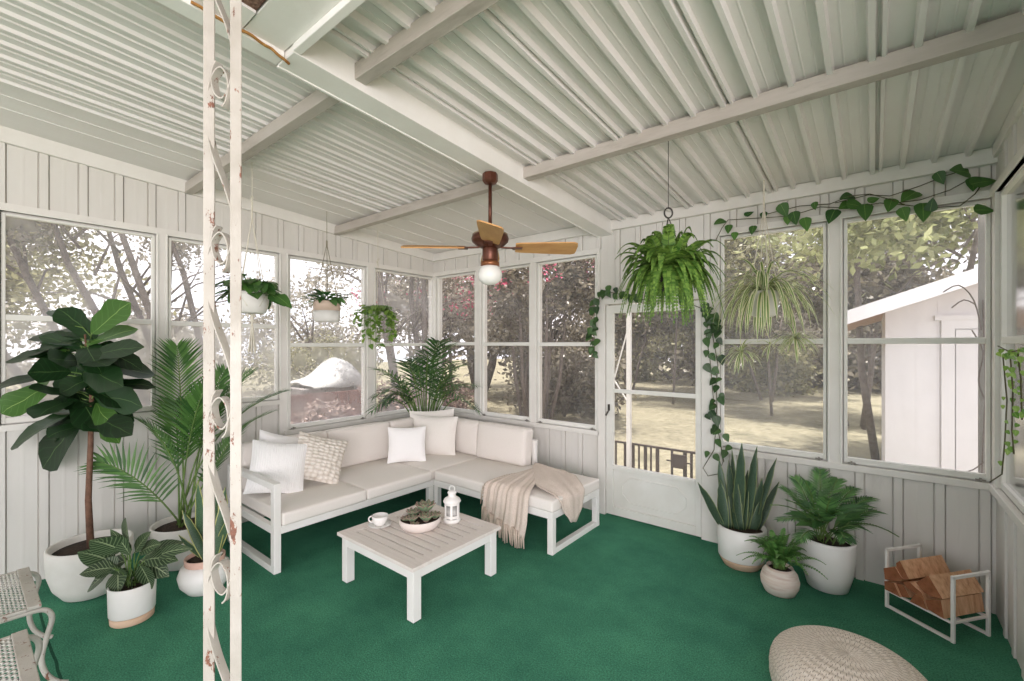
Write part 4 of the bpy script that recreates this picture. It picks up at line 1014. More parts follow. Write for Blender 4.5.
for v_ in range(len(m.v)):
    q = m.v[v_]
    if q[1] > YB-.03: m.v[v_] = (q[0], YB-.03, q[2])
m.build('foliage', M_spider, spn, smooth=True)
for (px, py, nl) in ((795,338,60), (741,352,36), (770,345,10)):
    q = atd(px, py, 3.15); q.y = min(q.y, 3.72); m = MB(); m.tube([hs+V((.03,-.02,zs_+.17)), (hs+V((0,0,zs_)))*.5+q*.5+V((.06 if px > 770 else -.08, -.06, .26)), q+V((0,0,.03)), q], .002, 5)
    for k in range(nl):
        a = k*2.4; el = rnd.uniform(-.6,1.1); m.leaf(q, (cos(a)*cos(el), sin(a)*cos(el)*.6, sin(el)), (0,0,1), rnd.uniform(.10,.22), .0075, P_st, 1.8, 7, .2)
    m.build('plantlet', M_spider, spn)

# ------------------------------------------------------------------ vines
def vine(name, label, paths, leaves, mt, depth_fn, lsize, loc, extra=0):
    v0 = thing(name, label, 'vine', loc); st = MB(); m = MB()
    for pth in paths: st.tube([depth_fn(*p) for p in pth], .0032, 5)
    for (px, py, ang, sz) in leaves:
        p = depth_fn(px, py); a = R(ang); r_ = V((_c, -_s, 0)); d = r_*cos(a)+V((0,0,sin(a)))
        d.y -= .25; L = sz*lsize; b = p-d.normalized()*(L*.45)
        b.y -= .012
        m.leaf(b, d, (rnd.uniform(-.3,.3), -1, .35), L, L*.38, P_hp, .2, 9, .14)
    st.build('stem', M_stemd, v0, smooth=True); m.build('leaves', mt, v0, smooth=True); return v0
dback = lambda px, py: aty(px, py, YB-.06)
vine('pothos_vine', 'long pothos vine trained along the wall above the right back windows', [
    [(716,240),(722,228),(728,220),(760,218),(790,216),(820,207),(850,208),(880,203),(905,205)], [(760,216),(775,212),(800,206),(830,204),(850,196),(870,194),(892,200),(905,205)],
    [(905,205),(930,208),(960,206),(975,194),(985,180)], [(835,203),(868,195),(890,196),(920,186),(945,176),(958,172)], [(885,204),(920,200),(950,190),(972,178)]],
    [(720,222,200,1.2), (729,229,-95,.9), (735,236,-90,.8), (749,214,25,.8), (753,230,-100,.9), (764,216,-90,.8), (784,210,-60,1.3), (795,218,-75,1.2), (806,224,-75,1.2), (788,220,-90,.9), (847,197,190,1.3), (855,205,-10,1.3), (845,206,200,1.2), (832,216,-115,1.4), (865,212,-85,1.4), (873,200,20,.8), (909,196,-150,1.6), (890,205,-110,1.2),
     (904,214,-70,1.1), (923,212,-90,1.5), (931,206,80,1.0), (940,178,-60,1.0), (960,171,170,1.7), (982,182,10,1.5), (973,184,-95,1.1), (983,210,0,1.2), (815,206,-80,.7)], M_poth, dback, .088, (-.3,YB-.05,2.5))
divy = lambda px, py: aty(px, py, YB-.055)
lv = []
def along(pth, n_, sp):
    P2 = [V((a, b, 0)) for a, b in pth]
    for k in range(n_):
        q = poly(P2, (k+.5)/n_); lv.append((q.x+rnd.uniform(-sp,sp), q.y+rnd.uniform(-3,3), rnd.uniform(-150,-30), rnd.uniform(.7,1.25)))
pa1 = [(595,356),(592,340),(596,322),(597,306),(600,296),(606,292),(616,293),(626,297),(645,300),(668,302),(690,304),(706,310)]
pa2 = [(706,308),(713,318),(712,332),(715,348),(718,365),(716,385),(717,405),(716,420),(720,440),(724,462)]
pa3 = [(709,318),(706,335),(710,360),(713,395),(716,425),(714,450),(706,463)]
along(pa1[:9], 46, 5); along(pa2[:3], 26, 8); along(pa2[2:], 20, 8); along(pa3, 10, 5)
vine('ivy_vine', 'dark green ivy vine draped around the frame of the white door', [pa1, pa2, pa3, [(706,463),(703,468),(708,476),(718,474),(723,462),(720,440),(712,405)]], lv, M_ivy, divy, .075, (-1.5,YB-.05,2.0))
dright = lambda px, py: atx(px, py, XR-.06)
lv = []
along([(1001,352),(1012,356),(1020,352)], 14, 6); along([(1004,360),(1007,400),(1005,440),(1003,470)], 10, 5); along([(1012,356),(1013,390),(1012,430),(1014,452)], 12, 4); along([(1019,356),(1021,380),(1022,420)], 9, 3)
vine('trailing_vine', 'thin pale green vine trailing down the right wall window frame', [[(998,346),(1010,352),(1022,350)], [(1003,356),(1007,400),(1005,440),(1002,474),(990,482)], [(1010,354),(1013,390),(1012,430),(1014,454)], [(1018,354),(1021,380),(1022,420)]], lv, M_poth2, dright, .028, (XR-.05,3.55,1.6))

# ------------------------------------------------------------------ firewood rack and logs
FLp = V((.063,3.577,0)); FRp = V((.332,3.367,0)); BRp = V((.505,3.57,0))
rk = thing('firewood_rack', 'small white metal firewood rack in the right corner holding split logs', 'log rack', (.28,3.6,0))
ea = (FRp-FLp); eb = (BRp-FRp); ean = ea.normalized(); ebn = (eb-ean*eb.dot(ean)).normalized()*1.0; LB = eb.length*.97; LA = ea.length; BT = .016
def RP(a, b, z): return FLp+ean*a+ebn*b+V((0,0,z))
for a in (0, LA):
    m = MB()
    for b in (0, LB): m.bar(RP(a,b,0), RP(a,b,.36), BT, BT, ean)
    m.bar(RP(a,-BT/2,.35), RP(a,LB+BT/2,.35), BT, BT); m.build('end_frame', M_white, rk, bevel=.002)
for b in (0, LB):
    m = MB(); m.bar(RP(0,b,.01), RP(LA,b,.01), BT, BT); m.build('runner', M_white, rk, bevel=.002)
m = MB()
for b in (.0, LB): m.bar(RP(.0,b,.105), RP(LA,b,.105), .012, .012)
for k in (.005, LA-.005): m.bar(RP(k,0,.105), RP(k,LB,.105), .012, .012)
m.build('shelf', M_white, rk)
def onface(px, py, off=0):
    """(along rack, height) of a seen point in the plane of the log ends"""
    nrm = ebn; p0 = RP(0, -.012-off, 0); d = ray(px, py); t = (p0-O).dot(nrm)/d.dot(nrm); q = O+d*t-p0
    return q.dot(ean), q.z
Z = lambda x, y: (875+x/5.92, 535+y/5.92)
logs = [([(62,272),(118,282),(158,378),(128,384),(66,335)], 'dark wedge log at the lower left end of the firewood pile', .27, 0),
    ([(122,284),(168,300),(205,372),(160,380)], 'thin split log standing beside the lower left log of the pile', .26, 0),
    ([(208,402),(238,350),(280,362),(310,462),(240,432)], 'lowest wedge log resting on the middle of the rack shelf', .27, 0),
    ([(300,382),(392,385),(412,500),(385,505),(318,440)], 'large square split log at the lower right of the firewood pile', .27, 0),
    ([(168,276),(205,278),(278,340),(300,390),(250,350),(190,310)], 'flat split log in the middle of the firewood pile', .27, 0),
    ([(58,195),(125,188),(170,262),(150,275),(66,262)], 'short log at the left end of the second layer of firewood', .26, 0),
    ([(243,280),(318,240),(400,380),(350,368),(290,340)], 'large pale split log lying on top at the right of the firewood pile', .28, .0),
    ([(128,165),(150,152),(205,262),(175,262),(130,205)], 'long pale split log on the very top of the firewood pile', .29, .0)]
for poly_, lab, L, off in logs:
    q = [onface(*Z(*p)) for p in poly_]
    q = [(a, max(z, .113)) for a, z in q]
    area = sum(q[i][0]*q[(i+1) % len(q)][1]-q[(i+1) % len(q)][0]*q[i][1] for i in range(len(q)))
    if area < 0: q = q[::-1]
    n = len(q); NS = 9; c_ = RP(sum(a for a, z in q)/n, L/2, sum(z for a, z in q)/n)
    lo = thing('firewood_log', lab, 'log', c_, 'split logs in the rack')
    m = MB(); vs = []; fs = []; off2 = rnd.uniform(-.01,.012); L *= 1.12
    for k in range(NS+1):
        b = -.012+off2+L*k/NS
        for j, (a, z) in enumerate(q):
            w_ = noise.noise(V((a*30, b*9, z*30)))*.006*(1 if 0 < k < NS else .3); tp = 1-.06*(k/NS)
            vs.append(RP(a+w_, b, max(.113, z+w_*.8)))
    for k in range(NS):
        for j in range(n):
            j2 = (j+1) % n; fs.append((k*n+j, k*n+j2, (k+1)*n+j2, (k+1)*n+j))
    m.add(vs, fs); m.build('split_side', M_log, lo)
    m = MB(); m.add(vs[:n], [tuple(range(n))]); m.build('end_grain', M_loge, lo)
    m = MB(); m.add(vs[-n:], [tuple(range(n-1, -1, -1))]); m.build('end_grain', M_loge, lo)

# ------------------------------------------------------------------ braided pouf
pc = V((-.085,2.455,0)); PR, PH = .30, .25
pm = MB(); nr_ = 17; prof = []
for k in range(nr_):                                         # rows of braid from the floor up and over the top
    t0, t1 = k/nr_, (k+1)/nr_
    for j in range(4):
        t = t0+(t1-t0)*j/4; th = -.9+t*(pi/2+.9); cx = abs(cos(th))**.62; sz = math.copysign(abs(sin(th))**.75, sin(th))
        bulge = .0045*sin(pi*j/4)
        r_ = PR*cx*(.80 if th < -.85 else 1); r_ = PR*cx; z_ = PH*.5+PH*.5*sz
        prof.append((max(.002, r_+bulge*cx), max(.0, z_+bulge*max(0, sz))))
zmin = min(z for r, z in prof); prof = [(r, (z-zmin)*PH/(PH-zmin)) for r, z in prof]
M_pouf = NT('braided_jute')
def _pf(t):
    t.b.inputs['Roughness'].default_value = .95; t.b.inputs['Specular IOR Level'].default_value = .1
    tc_ = t.new('ShaderNodeTexCoord'); sx = t.new('ShaderNodeSeparateXYZ'); t.link(tc_.outputs['Object'], sx.inputs[0])
    an = t.math('ARCTAN2', sx.outputs[1], sx.outputs[0]); rad = t.math('POWER', t.math('ADD', t.math('MULTIPLY', sx.outputs[0], sx.outputs[0]), t.math('MULTIPLY', sx.outputs[1], sx.outputs[1])), .5)
    row = t.math('FLOOR', t.math('MULTIPLY', t.math('ADD', rad, t.math('MULTIPLY', sx.outputs[2], -1.0)), 50))
    fr_ = t.math('FRACT', t.math('ADD', t.math('MULTIPLY', an, t.math('ADD', 2.0, t.math('MULTIPLY', t.math('FLOOR', t.math('MULTIPLY', rad, 34)), 1.25))), t.math('MULTIPLY', row, .37)))
    k = t.math('LESS_THAN', t.math('MULTIPLY', fr_, t.math('ADD', .6, t.noise(40, 2))), .13)
    base = t.ramp(t.noise(70, 3), [(.3, lin('d2c5b6')), (.7, lin('e4dace'))])
    t.link(t.mix(t.math('MULTIPLY', k, .75), base, lin('6f5f50')), t.b.inputs['Base Color']); t.bump(fr_, .5, .006); return t.m
M_pouf = _pf(M_pouf)
pm.lathe(prof+[(.001, PH)], 96, pc)
tag(pm.build('pouf', M_pouf, at=pc, smooth=True), 'round braided beige jute pouf on the green carpet in the foreground', 'pouf')

# ------------------------------------------------------------------ white metal mesh patio chairs
M_mesh = mat('worn_white_wire', 'e8e5df', 'd8d3ca', .5, 30)
def patio_chair(x0, x1, yf, label):
    SZ = .42; c = V(((x0+x1)/2, yf-.24, 0)); dp_ = .48
    r = thing('patio_chair', label, 'chair', c, 'mesh patio chairs')
    m = MB(); m.box((x0,yf-.045,SZ-.012), (x1,yf,SZ+.004)); m.box((x0,yf-dp_,SZ-.012), (x0+.02,yf-.045,SZ)); m.box((x1-.02,yf-dp_,SZ-.012), (x1,yf-.045,SZ)); m.box((x0,yf-dp_,SZ-.012), (x1,yf-dp_+.02,SZ)); m.build('seat_frame', M_chip, r, bevel=.003)
    m = MB(); st_ = .026; X0, X1, Y0, Y1 = x0+.015, x1-.015, yf-dp_+.01, yf-.04
    for sg in (-1, 1):
        k = -60
        while k < 90:
            k += 1; pts = []
            # line x = X0 + t, y = Y0 + sg*t + k*st
            for t in (0, X1-X0): pts.append((X0+t, (Y0 if sg > 0 else Y1)+sg*t*.8+k*st_*(1)))
            (xa, ya), (xb, yb) = pts; s_ = (yb-ya)/(xb-xa)
            ta, tb_ = 0, xb-xa
            lo_, hi_ = sorted(((Y0-ya)/s_, (Y1-ya)/s_)); ta = max(ta, lo_); tb_ = min(tb_, hi_)
            if tb_-ta < .01: continue
            m.bar((xa+ta, ya+s_*ta, SZ-.004), (xa+tb_, ya+s_*tb_, SZ-.004), .0075, .0035)
    m.build('seat_mesh', M_mesh, r)
    for sx_, x in ((-1, x0+.012), (1, x1-.012)):
        m = MB(); m.tube(spl([(x, yf-.22, SZ-.024), (x, yf-.05, SZ-.024), (x, yf+.012, SZ-.035), (x, yf+.034, SZ-.08), (x, yf+.02, SZ-.15), (x, yf+.0, SZ-.25), (x, yf+.015, SZ-.33), (x, yf+.05, SZ-.385), (x, yf+.085, SZ-.409)]), .011, 8); m.build('leg', M_chip, r, smooth=True)
        m = MB(); m.tube([(x, yf-.40, SZ-.015), (x, yf-.47, SZ-.2), (x, yf-.53, .011)], .012, 8); m.build('leg', M_chip, r, smooth=True)
        m = MB(); xa = x+sx_*.02; m.tube(spl([(x, yf-.16, SZ-.012), (xa, yf-.14, SZ+.05), (xa, yf-.15, SZ+.11), (xa, yf-.20, SZ+.145), (xa, yf-.30, SZ+.155), (xa, yf-.55, SZ+.16)]), .010, 8); m.build('armrest', M_chip, r, smooth=True)
    m = MB(); m.tube([(x0+.01,yf-dp_,SZ-.01),(x0+.01,yf-dp_-.08,SZ+.44),(x0+.06,yf-dp_-.09,SZ+.49),(x1-.06,yf-dp_-.09,SZ+.49),(x1-.01,yf-dp_-.08,SZ+.44),(x1-.01,yf-dp_,SZ-.01)], .011, 8)
    for k in range(9):
        x = x0+.05+(x1-x0-.1)*k/8; m.tube([(x,yf-dp_,SZ),(x,yf-dp_-.085,SZ+.485)], .004, 5)
    m.build('backrest', M_chip, r, smooth=True)
patio_chair(-3.50, -2.95, .25, 'white metal mesh patio chair further from the camera beside the fig pot')
patio_chair(-2.74, -2.20, .19, 'white metal mesh patio chair nearest the camera at the lower left')

# ------------------------------------------------------------------ outside
GZ = -.35
def ground():
    t = NT('dry_lawn'); t.b.inputs['Roughness'].default_value = 1; t.b.inputs['Specular IOR Level'].default_value = 0
    a = t.ramp(t.noise(.5, 5), [(.35, lin('7f7a68')), (.55, lin('938d78')), (.7, lin('656252'))]); f = t.ramp(t.noise(9, 5, .75), [(.3, (.6,.6,.6)), (.7, (1.2,1.2,1.2))])
    t.link(t.mix(1.0, a, f, 'MULTIPLY'), t.b.inputs['Base Color']); return t.m
gm = MB()
gm.grid(lambda u, v: (-45+75*u, -14+64*v, GZ-.02), 30, 30)
tag(gm.build('lawn', ground()), 'dry yellowish grass lawn outside behind the back windows', 'lawn'); bpy.data.objects['lawn']['kind'] = 'structure'
M_pave = mat('pale_path', 'cfc6bb', 'b9aea2', .9, 3)
M_tbark = mat('grey_tree_bark', '5f5650', '807670', .9, 14, .5, 20)
TL = [leafmat('olive_tree_leaf', '6e6b52', 'a09c74', trans=.4, rough=.4), leafmat('grey_tree_leaf', '837d70', 'b8b1a4', trans=.4, rough=.4), leafmat('dark_tree_leaf', '564f45', '918975', trans=.35, rough=.3), leafmat('bright_tree_leaf', '79804f', 'b5b786', trans=.45, rough=.35), leafmat('rosy_tree_leaf', '84706a', 'b49d93', trans=.35, rough=.4)]
M_pink = leafmat('pink_blossom', 'c8486e', 'e07a98', trans=.3)
def crown_mesh(name, seed, n, rad, lsz, clumps=26, flat=.75):
    r_ = random.Random(seed); m = MB(); cl = []
    for k in range(clumps):
        a = r_.uniform(0, 2*pi); e = math.asin(r_.uniform(-.8, 1)); q = r_.uniform(.45, 1)
        cl.append((V((cos(a)*cos(e)*q, sin(a)*cos(e)*q, sin(e)*q*flat))*rad, r_.uniform(.22,.42)*rad))
    for k in range(n):
        c_, cr_ = cl[k % clumps]; p = c_+V((r_.gauss(0,1), r_.gauss(0,1), r_.gauss(0,.7)))*cr_*.55
        d = V((r_.uniform(-1,1), r_.uniform(-1,1), r_.uniform(-1,.3))); L = lsz*r_.uniform(.6,1.3)
        dn = d.normalized(); sv = dn.cross(V((r_.uniform(-1,1), r_.uniform(-1,1), r_.uniform(-.3,1)))).normalized()*L*.27
        m.add([p, p+dn*L*.5-sv, p+dn*L, p+dn*L*.5+sv], [(0,1,2,3)], [(.5,0),(0,.5),(.5,1),(1,.5)])
    return m
def tree(name, label, base, h_, rad, lm, n=4200, lsz=.2, trunk=.12, lean=(0,0), stems=1, flat=.75, group=None, blossom=0, seed=1, cz=None, limbs=6):
    base = V(base); r_ = random.Random(seed*13+5); t_ = thing(name, label, 'bush' if 'bush' in name or 'shrub' in name else 'tree', base, group)
    cc = base+V((lean[0], lean[1], h_ if cz is None else cz)); m = MB()
    for k in range(stems):
        a = 2*pi*k/stems+seed; o_ = V((cos(a), sin(a), 0))*(.12*stems**.5 if stems > 1 else 0)
        tp = cc+V((cos(a), sin(a), 0))*(rad*.35 if stems > 1 else 0)
        pts = [base+o_, base.lerp(tp, .35)+o_*1.1+V((r_.uniform(-.08,.08), r_.uniform(-.08,.08), 0)), base.lerp(tp, .7)+o_*.6+V((r_.uniform(-.12,.12), r_.uniform(-.12,.12), 0)), tp]
        m.tube(pts, [trunk, trunk*.85, trunk*.65, trunk*.3], 8)
        for j in range(limbs):
            s_ = base.lerp(tp, r_.uniform(.45,.95)); e = s_+V((r_.uniform(-1,1), r_.uniform(-1,1), r_.uniform(.2,.9)))*rad*.8
            m.tube([s_, s_.lerp(e, .5)+V((0,0,.1*rad)), e], [trunk*.35, trunk*.22, trunk*.08], 5)
    m.build('trunk', M_tbark, t_, smooth=True)
    cm_ = crown_mesh('c', seed, n, rad, lsz, flat=flat); cm_.v = [tuple(V(p)+cc) for p in cm_.v]; cm_.build('crown', lm, t_)
    if blossom:
        b_ = MB(); rb_ = random.Random(seed+77)
        for k in range(blossom):
            a = rb_.uniform(0, 2*pi); e = rb_.uniform(-.2,1.2); c0_ = cc+V((cos(a)*cos(e), sin(a)*cos(e), sin(e)*flat))*rad*rb_.uniform(.7,1.05)
            for j in range(26):
                p = c0_+V((rb_.gauss(0,.11), rb_.gauss(0,.11), rb_.gauss(0,.13))); d = V((rb_.uniform(-1,1), rb_.uniform(-1,1), rb_.uniform(-1,1))); b_.leaf(p, d, (0,0,1), .08, .03, P_ov, .2, 2, .2)
        o_ = b_.build('blossom', M_pink, t_); o_['label'] = 'pink blossom clusters'
    return t_
# left garden
tree('leaning_tree', 'grey tree with leaning forked trunks seen through the left windows', (-8.6,2.5,GZ), 3.6, 1.7, TL[1], 11000, .085, .06, (.2,-1.3), 4, seed=3, cz=4.4)
tree('leaning_tree', 'tree with a long diagonal branch outside the far left window', (-9.6,1.5,GZ), 3.6, 1.7, TL[0], 11000, .085, .065, (0,-1.7), 2, seed=4, cz=4.2)
tree('tree', 'grey green tree with thick trunks outside the left window nearest the corner', (-8.2,6.5,GZ), 4.2, 1.7, TL[1], 10000, .085, .08, (.2,-.5), 4, seed=5, cz=4.4)
tree('bush', 'pale olive bush outside the large left window behind the white cover', (-10.6,5.6,GZ), 1.2, 1.3, TL[0], 8000, .085, .05, (0,0), 3, seed=6, cz=1.2)
tree('bush', 'rosy brown shrub below the left window under the white cover', (-6.4,3.5,GZ), .9, .7, TL[4], 3600, .09, .03, (0,0), 3, seed=7, cz=.5)
tree('bush', 'grey olive hedge bush outside the far left window', (-11.5,-1.2,GZ), 1.4, 1.9, TL[1], 9000, .11, .06, (0,0), 3, seed=8, cz=1.7)
tree('bush', 'pale hedge bush beside the hanging macrame planter seen outside', (-12,2.2,GZ), 1.4, 1.7, TL[1], 9000, .11, .06, (0,0), 3, seed=9, cz=1.5)
tree('tree', 'far pale tree filling the sky line beyond the left windows', (-18,9.2,GZ), 4, 3.2, TL[1], 9000, .18, .15, (0,0), 1, seed=10, cz=2.6)
tree('tree', 'far olive tree outside beyond the leaning trunks at far left', (-18,-.8,GZ), 4, 3.6, TL[0], 10000, .18, .15, (0,0), 1, seed=11, cz=4.0)
tree('bush', 'grey hedge far beyond the tarp outside the left windows', (-19,4.2,GZ), 2, 2.6, TL[1], 5200, .24, .1, (0,0), 3, seed=27, cz=1.2)
# back garden
tree('crape_myrtle', 'crape myrtle with pink blossom right behind the three back corner windows', (-6.2,8.6,GZ), 3.2, 1.9, TL[2], 9000, .13, .05, (0,0), 6, seed=12, cz=3.3, blossom=46)
tree('crape_myrtle', 'crape myrtle with pink flowers outside between the corner and the fan', (-9.2,8.0,GZ), 3.2, 1.9, TL[1], 8000, .13, .05, (0,0), 5, seed=13, cz=3.0, blossom=22)
tree('bush', 'dark bush under the crape myrtle beyond the lower back windows', (-6.9,10.6,GZ), 1.4, 1.6, TL[2], 8000, .15, .05, (0,0), 4, seed=14, cz=1.0)
tree('bush', 'dark shrub left of the lawn behind the window beside the door', (-7.9,12.9,GZ), 1.4, 1.3, TL[2], 5200, .15, .05, (0,0), 4, seed=15, cz=1.1)
tree('tree', 'dark tree with thin trunks seen through the door glass', (-8.0,17.5,GZ), 4, 2.3, TL[2], 6500, .20, .055, (0,0), 4, seed=16, cz=3.1)
tree('tree', 'olive tree at the far end of the lawn above the iron gate', (-5.4,19.0,GZ), 4, 2.4, TL[0], 6500, .21, .055, (0,0), 3, seed=17, cz=3.3)
tree('tree', 'tree behind the hanging spider plant at the far edge of the lawn', (-2.9,18.0,GZ), 4, 2.5, TL[1], 6500, .21, .055, (0,0), 3, seed=18, cz=3.2)
tree('tree', 'leafy tree with bright leaves hanging above the white shed roof', (.2,9.6,GZ), 4, 2.0, TL[3], 9000, .16, .06, (.4,-.4), 2, seed=19, cz=4.4)
tree('tree', 'dark tree beyond the shed seen in the right window', (-.3,13.5,GZ), 4, 1.9, TL[2], 7000, .18, .055, (0,0), 3, seed=20, cz=3.6)
tree('bush', 'dark bush at the far side of the lawn below the spider plant', (-3.2,21.5,GZ), 1.2, 1.5, TL[0], 4200, .2, .05, (0,0), 3, seed=21, cz=.9)
tree('tree', 'broad tree far behind the crape myrtles', (-13,14,GZ), 5, 3.2, TL[2], 7000, .26, .2, (0,0), 2, seed=22, cz=3.2)
tree('tree', 'tall shade tree left of the door view with a wide crown', (-9.6,13.6,GZ), 5, 2.2, TL[2], 7000, .20, .12, (0,0), 3, seed=23, cz=2.6)
tree('tree', 'tree outside the right wall window above the vine', (4.2,6.0,GZ), 5, 1.9, TL[2], 5200, .18, .12, (0,0), 2, seed=24, cz=3.8)
tree('tree', 'high crowned tree shading the far lawn beyond the door', (-5.2,15.0,GZ), 4, 2.0, TL[1], 8500, .16, .04, (0,0), 1, seed=28, cz=4.3, limbs=3)
tree('tree', 'high crowned tree shading the lawn behind the spider plant', (-2.2,14.2,GZ), 4, 1.9, TL[0], 8500, .16, .04, (0,0), 1, seed=29, cz=4.2, limbs=3)
tree('bush', 'grey hedge along the far end of the garden', (-9,26,GZ), 2, 4.2, TL[0], 9500, .34, .1, (0,0), 3, seed=25, cz=1.8)
tree('bush', 'long olive hedge far beyond the lawn at right', (.5,26,GZ), 2, 4.2, TL[2], 9500, .34, .1, (0,0), 3, seed=26, cz=1.8)
tree('bush', 'dense dark hedge across the far end of the lawn behind the tree trunks', (-4.2,25.5,GZ), 2, 4.2, TL[2], 9500, .34, .1, (0,0), 3, seed=30, cz=1.6)
tree('bush', 'rosy shrub close outside the corner window on the left wall', (-7.3,5.9,GZ), .9, .85, TL[4], 4200, .09, .03, (0,0), 3, seed=31, cz=.6)
tree('bush', 'brownish shrub close outside the corner window of the back wall', (-7.7,7.2,GZ), .9, .8, TL[4], 4200, .09, .03, (0,0), 3, seed=32, cz=.5)
# low brown fence and white covered object on the left
f = thing('garden_fence', 'low reddish brown board fence outside the large left window', 'fence', (-7.4,3.2,GZ))
m = MB()
for k in range(16): m.box((-7.42,1.4+.22*k,GZ), (-7.39,1.4+.22*k+.205,.78))
m.build('boards', mat('red_brown_board', '6d4a44', '8a6259', .9, 6), f)
m = MB()
for k in range(3): m.box((-7.48,1.5+1.6*k,GZ), (-7.42,1.58+1.6*k,.84))
for z in (.0,.7): m.box((-7.46,1.4,z), (-7.42,4.9,z+.07))
m.build('posts', mat('weathered_post', '7a6660', '93807a', .9, 6), f)
m = MB()
def cov(u, v):
    x = -8.9+.5*(v-.5); y = 4.25+1.15*u; hz = (.05+.62*max(0, sin(pi*u**1.9))**.9*(.35+.65*u))*(1-(2*v-1)**2)**.5
    return (x+(v-.5)*.9, y, .78+hz+noise.noise(V((u*3, v*3, 0)))*.05)
m.grid(cov, 24, 14)
tag(m.build('garden_tarp', mat('white_tarp', 'bcbab8', 'a3a19e', .6), smooth=True, solid=.02, at=(-8.9,4.8,.78)), 'white tarp draped over a hump outside the large left window above the brown fence', 'tarp')
st_ = MB(); st_.box((-9.45,4.1,GZ), (-8.35,5.5,.76)); st_.box((-9.0,4.6,.76), (-8.8,5.1,.95))
tag(st_.build('garden_crate_stack', mat('grey_crate', '7c7672', '938c88', .9)), 'grey wooden stack under the white tarp outside', 'crate')
# iron railing and white pole by the door step
gy = 4.75
gt = thing('iron_railing', 'dark iron gate railing outside on the step behind the door glass', 'railing', (-2.1,gy,GZ))
def gp(px, py): return aty(px, py, gy)
m = MB(); a = gp(606,430); b = gp(704,454); m.bar((a.x-.25,gy,.50), (b.x+.25,gy,.50), .03, .02); m.bar((a.x-.25,gy,-.22), (b.x+.25,gy,-.22), .03, .02); m.build('rail', M_iron, gt)
for px, wd in ((616,.02), (625.5,.042), (633,.045), (639,.02), (645.5,.04), (651,.02), (657.5,.045), (672,.026), (685,.045), (691.5,.03), (698,.02), (606,.02), (599,.02)):
    x = gp(px,440).x; m = MB(); m.box((x-wd/2.6,gy-.01,GZ), (x+wd/2.6,gy+.01,.50)); m.build('baluster', M_iron, gt)
m = MB(); x0_, x1_ = gp(672,452).x, gp(687,452).x; m.box((x0_,gy-.03,.32), (x1_,gy-.005,.46)); m.bar((x0_-.05,gy-.02,.385), (x1_+.05,gy-.02,.385), .014, .014); m.build('latch_box', M_iron, gt)
wpx = aty(629,380,4.55).x
wp = thing('white_pole', 'slim white pole outside seen through the left side of the door glass', 'pole', (wpx,4.55,GZ))
m = MB(); m.box((wpx-.022,4.53,GZ), (wpx+.022,4.57,2.62)); m.build('shaft', M_white, wp)
m = MB(); q = aty(614,376,4.55); m.bar((wpx-.02,4.55,1.75), (q.x,4.55,1.22), .012, .012); m.bar((q.x,4.55,1.22), (wpx-.02,4.55,1.0), .012, .012); m.build('brace', M_white, wp)
# step
sm = MB(); sm.box((-2.6,YB+.12,GZ), (-.7,5.0,-.15)); struct(tag(sm.build('door_step', M_pave), 'pale concrete step outside the door', 'step'))
# white shed
sh = thing('garden_shed', 'white board shed with a low pitched roof outside the right back window', 'shed', (1.4,7.6,GZ))
M_shed = paint('white_shed_board', 'dddbdc', 'd3d1d2', 'bdb6b1', .7, .95, streak=(1,1,.3))
ys = 6.5
def rz(x): return 1.90+.364*(x+.233)
m = MB(); xs = [.10,.36,.362,.53,.532,1.1,1.102,1.7,1.702,2.6]
vs = []; fs = []
for i, x in enumerate(xs): vs += [(x, ys+(.006 if i % 2 == 0 and i else 0), GZ), (x, ys, rz(x)-.02)]
for i in range(len(xs)-1): fs.append((2*i, 2*i+2, 2*i+3, 2*i+1))
m.add(vs, fs); m.add([(.10,ys,GZ),(.10,9.6,GZ),(.10,9.6,rz(.1)-.02),(.10,ys,rz(.1)-.02)], [(0,3,2,1)]); m.add([(2.6,ys,GZ),(2.6,9.6,GZ),(2.6,9.6,rz(2.6)-.02),(2.6,ys,rz(2.6)-.02)], [(0,1,2,3)])
for x in (.36,.53,1.1,1.7): m.box((x-.006,ys-.004,GZ), (x+.006,ys+.004,rz(x)-.05))
m.bar((.1,ys-.004,1.63), (.54,ys-.004,1.66), .012, .03); m.build('wall', M_shed, sh)
m = MB(); vs = []
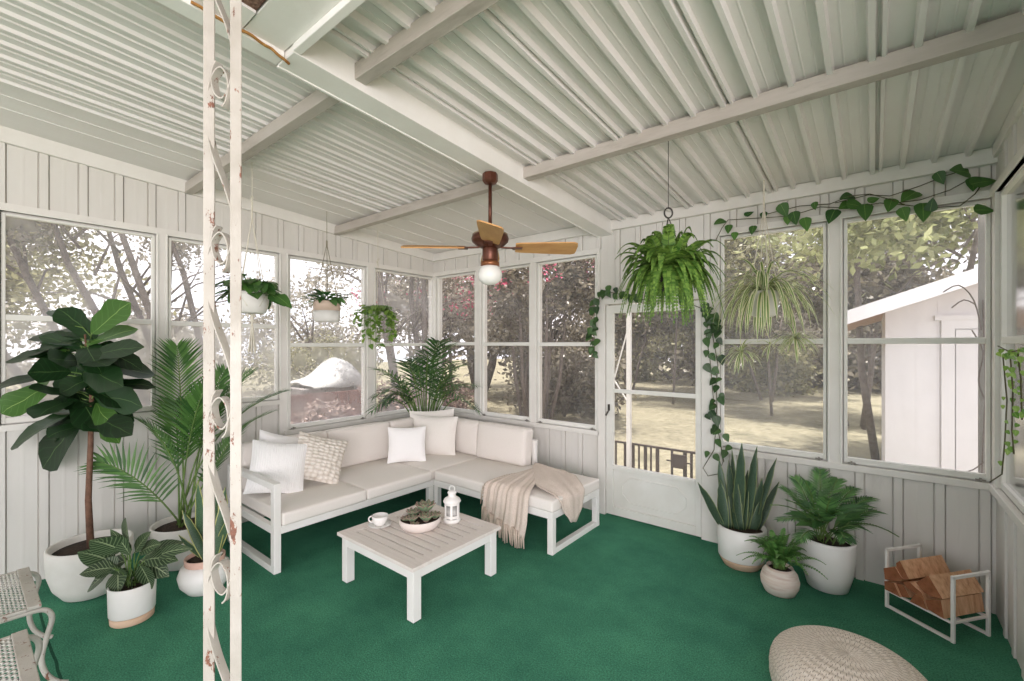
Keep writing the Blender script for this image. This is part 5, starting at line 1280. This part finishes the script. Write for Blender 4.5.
for y in (6.12, 9.8):
    for x, d in ((-.40,0),(2.7,0),(2.7,.07),(-.40,.07)): vs.append((x, y, rz(x)+d))
m.add(vs, [(0,1,2,3),(7,6,5,4),(1,5,6,2),(2,6,7,3),(3,7,4,0)]); m.bar((-.40,6.1,rz(-.40)-.0), (2.7,6.1,rz(2.7)-.0), .03, .14); m.build('roof', M_shed, sh)
m = MB(); m.add([(-.39,6.14,rz(-.39)-.012),(2.6,6.14,rz(2.6)-.012),(2.6,9.7,rz(2.6)-.012),(-.39,9.7,rz(-.39)-.012)], [(0,3,2,1)]); m.build('soffit', mat('brown_plywood', 'a98468', 'bd9a7e', .8, 4, mapscale=(1,6,1)), sh)
m = MB()
for a_, b_, z0_, z1_2 in ((.55,.65,GZ,1.86), (.65,1.5,1.77,1.86), (1.4,1.5,GZ,1.77)): m.box((a_,ys-.04,z0_), (b_,ys-.002,z1_2))
m.box((.50,ys-.055,1.86), (1.55,ys-.002,1.91)); m.build('door_trim', M_shed, sh)
m = MB(); m.box((.66,ys-.02,GZ), (1.39,ys-.004,1.76)); m.build('door', M_shed, sh)
# grey post just outside the right window
gpo = MB(); x_ = aty(983,340,4.1).x; gpo.box((x_-.02,4.08,GZ), (x_+.02,4.12,2.6))
tag(gpo.build('grey_post', mat('grey_paint', '9a9893', '8c8a85', .7)), 'slim grey post close outside the right end of the back window', 'post')

# dry twigs climbing outside by the grey post
tw_ = MB()
for pth in ([(984,478),(986,430),(983,390),(985,340),(982,300)], [(985,400),(978,380),(981,352),(974,330)], [(984,462),(975,470),(960,472)], [(983,330),(972,300),(960,285),(945,292)], [(975,305),(962,300),(950,308)]):
    tw_.tube(spl([aty(px, py, YB+.17)+V((rnd.uniform(-.01,.01), rnd.uniform(-.02,.02), 0)) for px, py in pth], 3), .004, 5)
dv = tag(tw_.build('dry_vine', M_tbark, at=aty(984,478,YB+.17)), 'thin dry brown twigs climbing outside the right end of the back window', 'vine')

for o in bpy.data.objects:
    if '_w' in o: del o['_w']
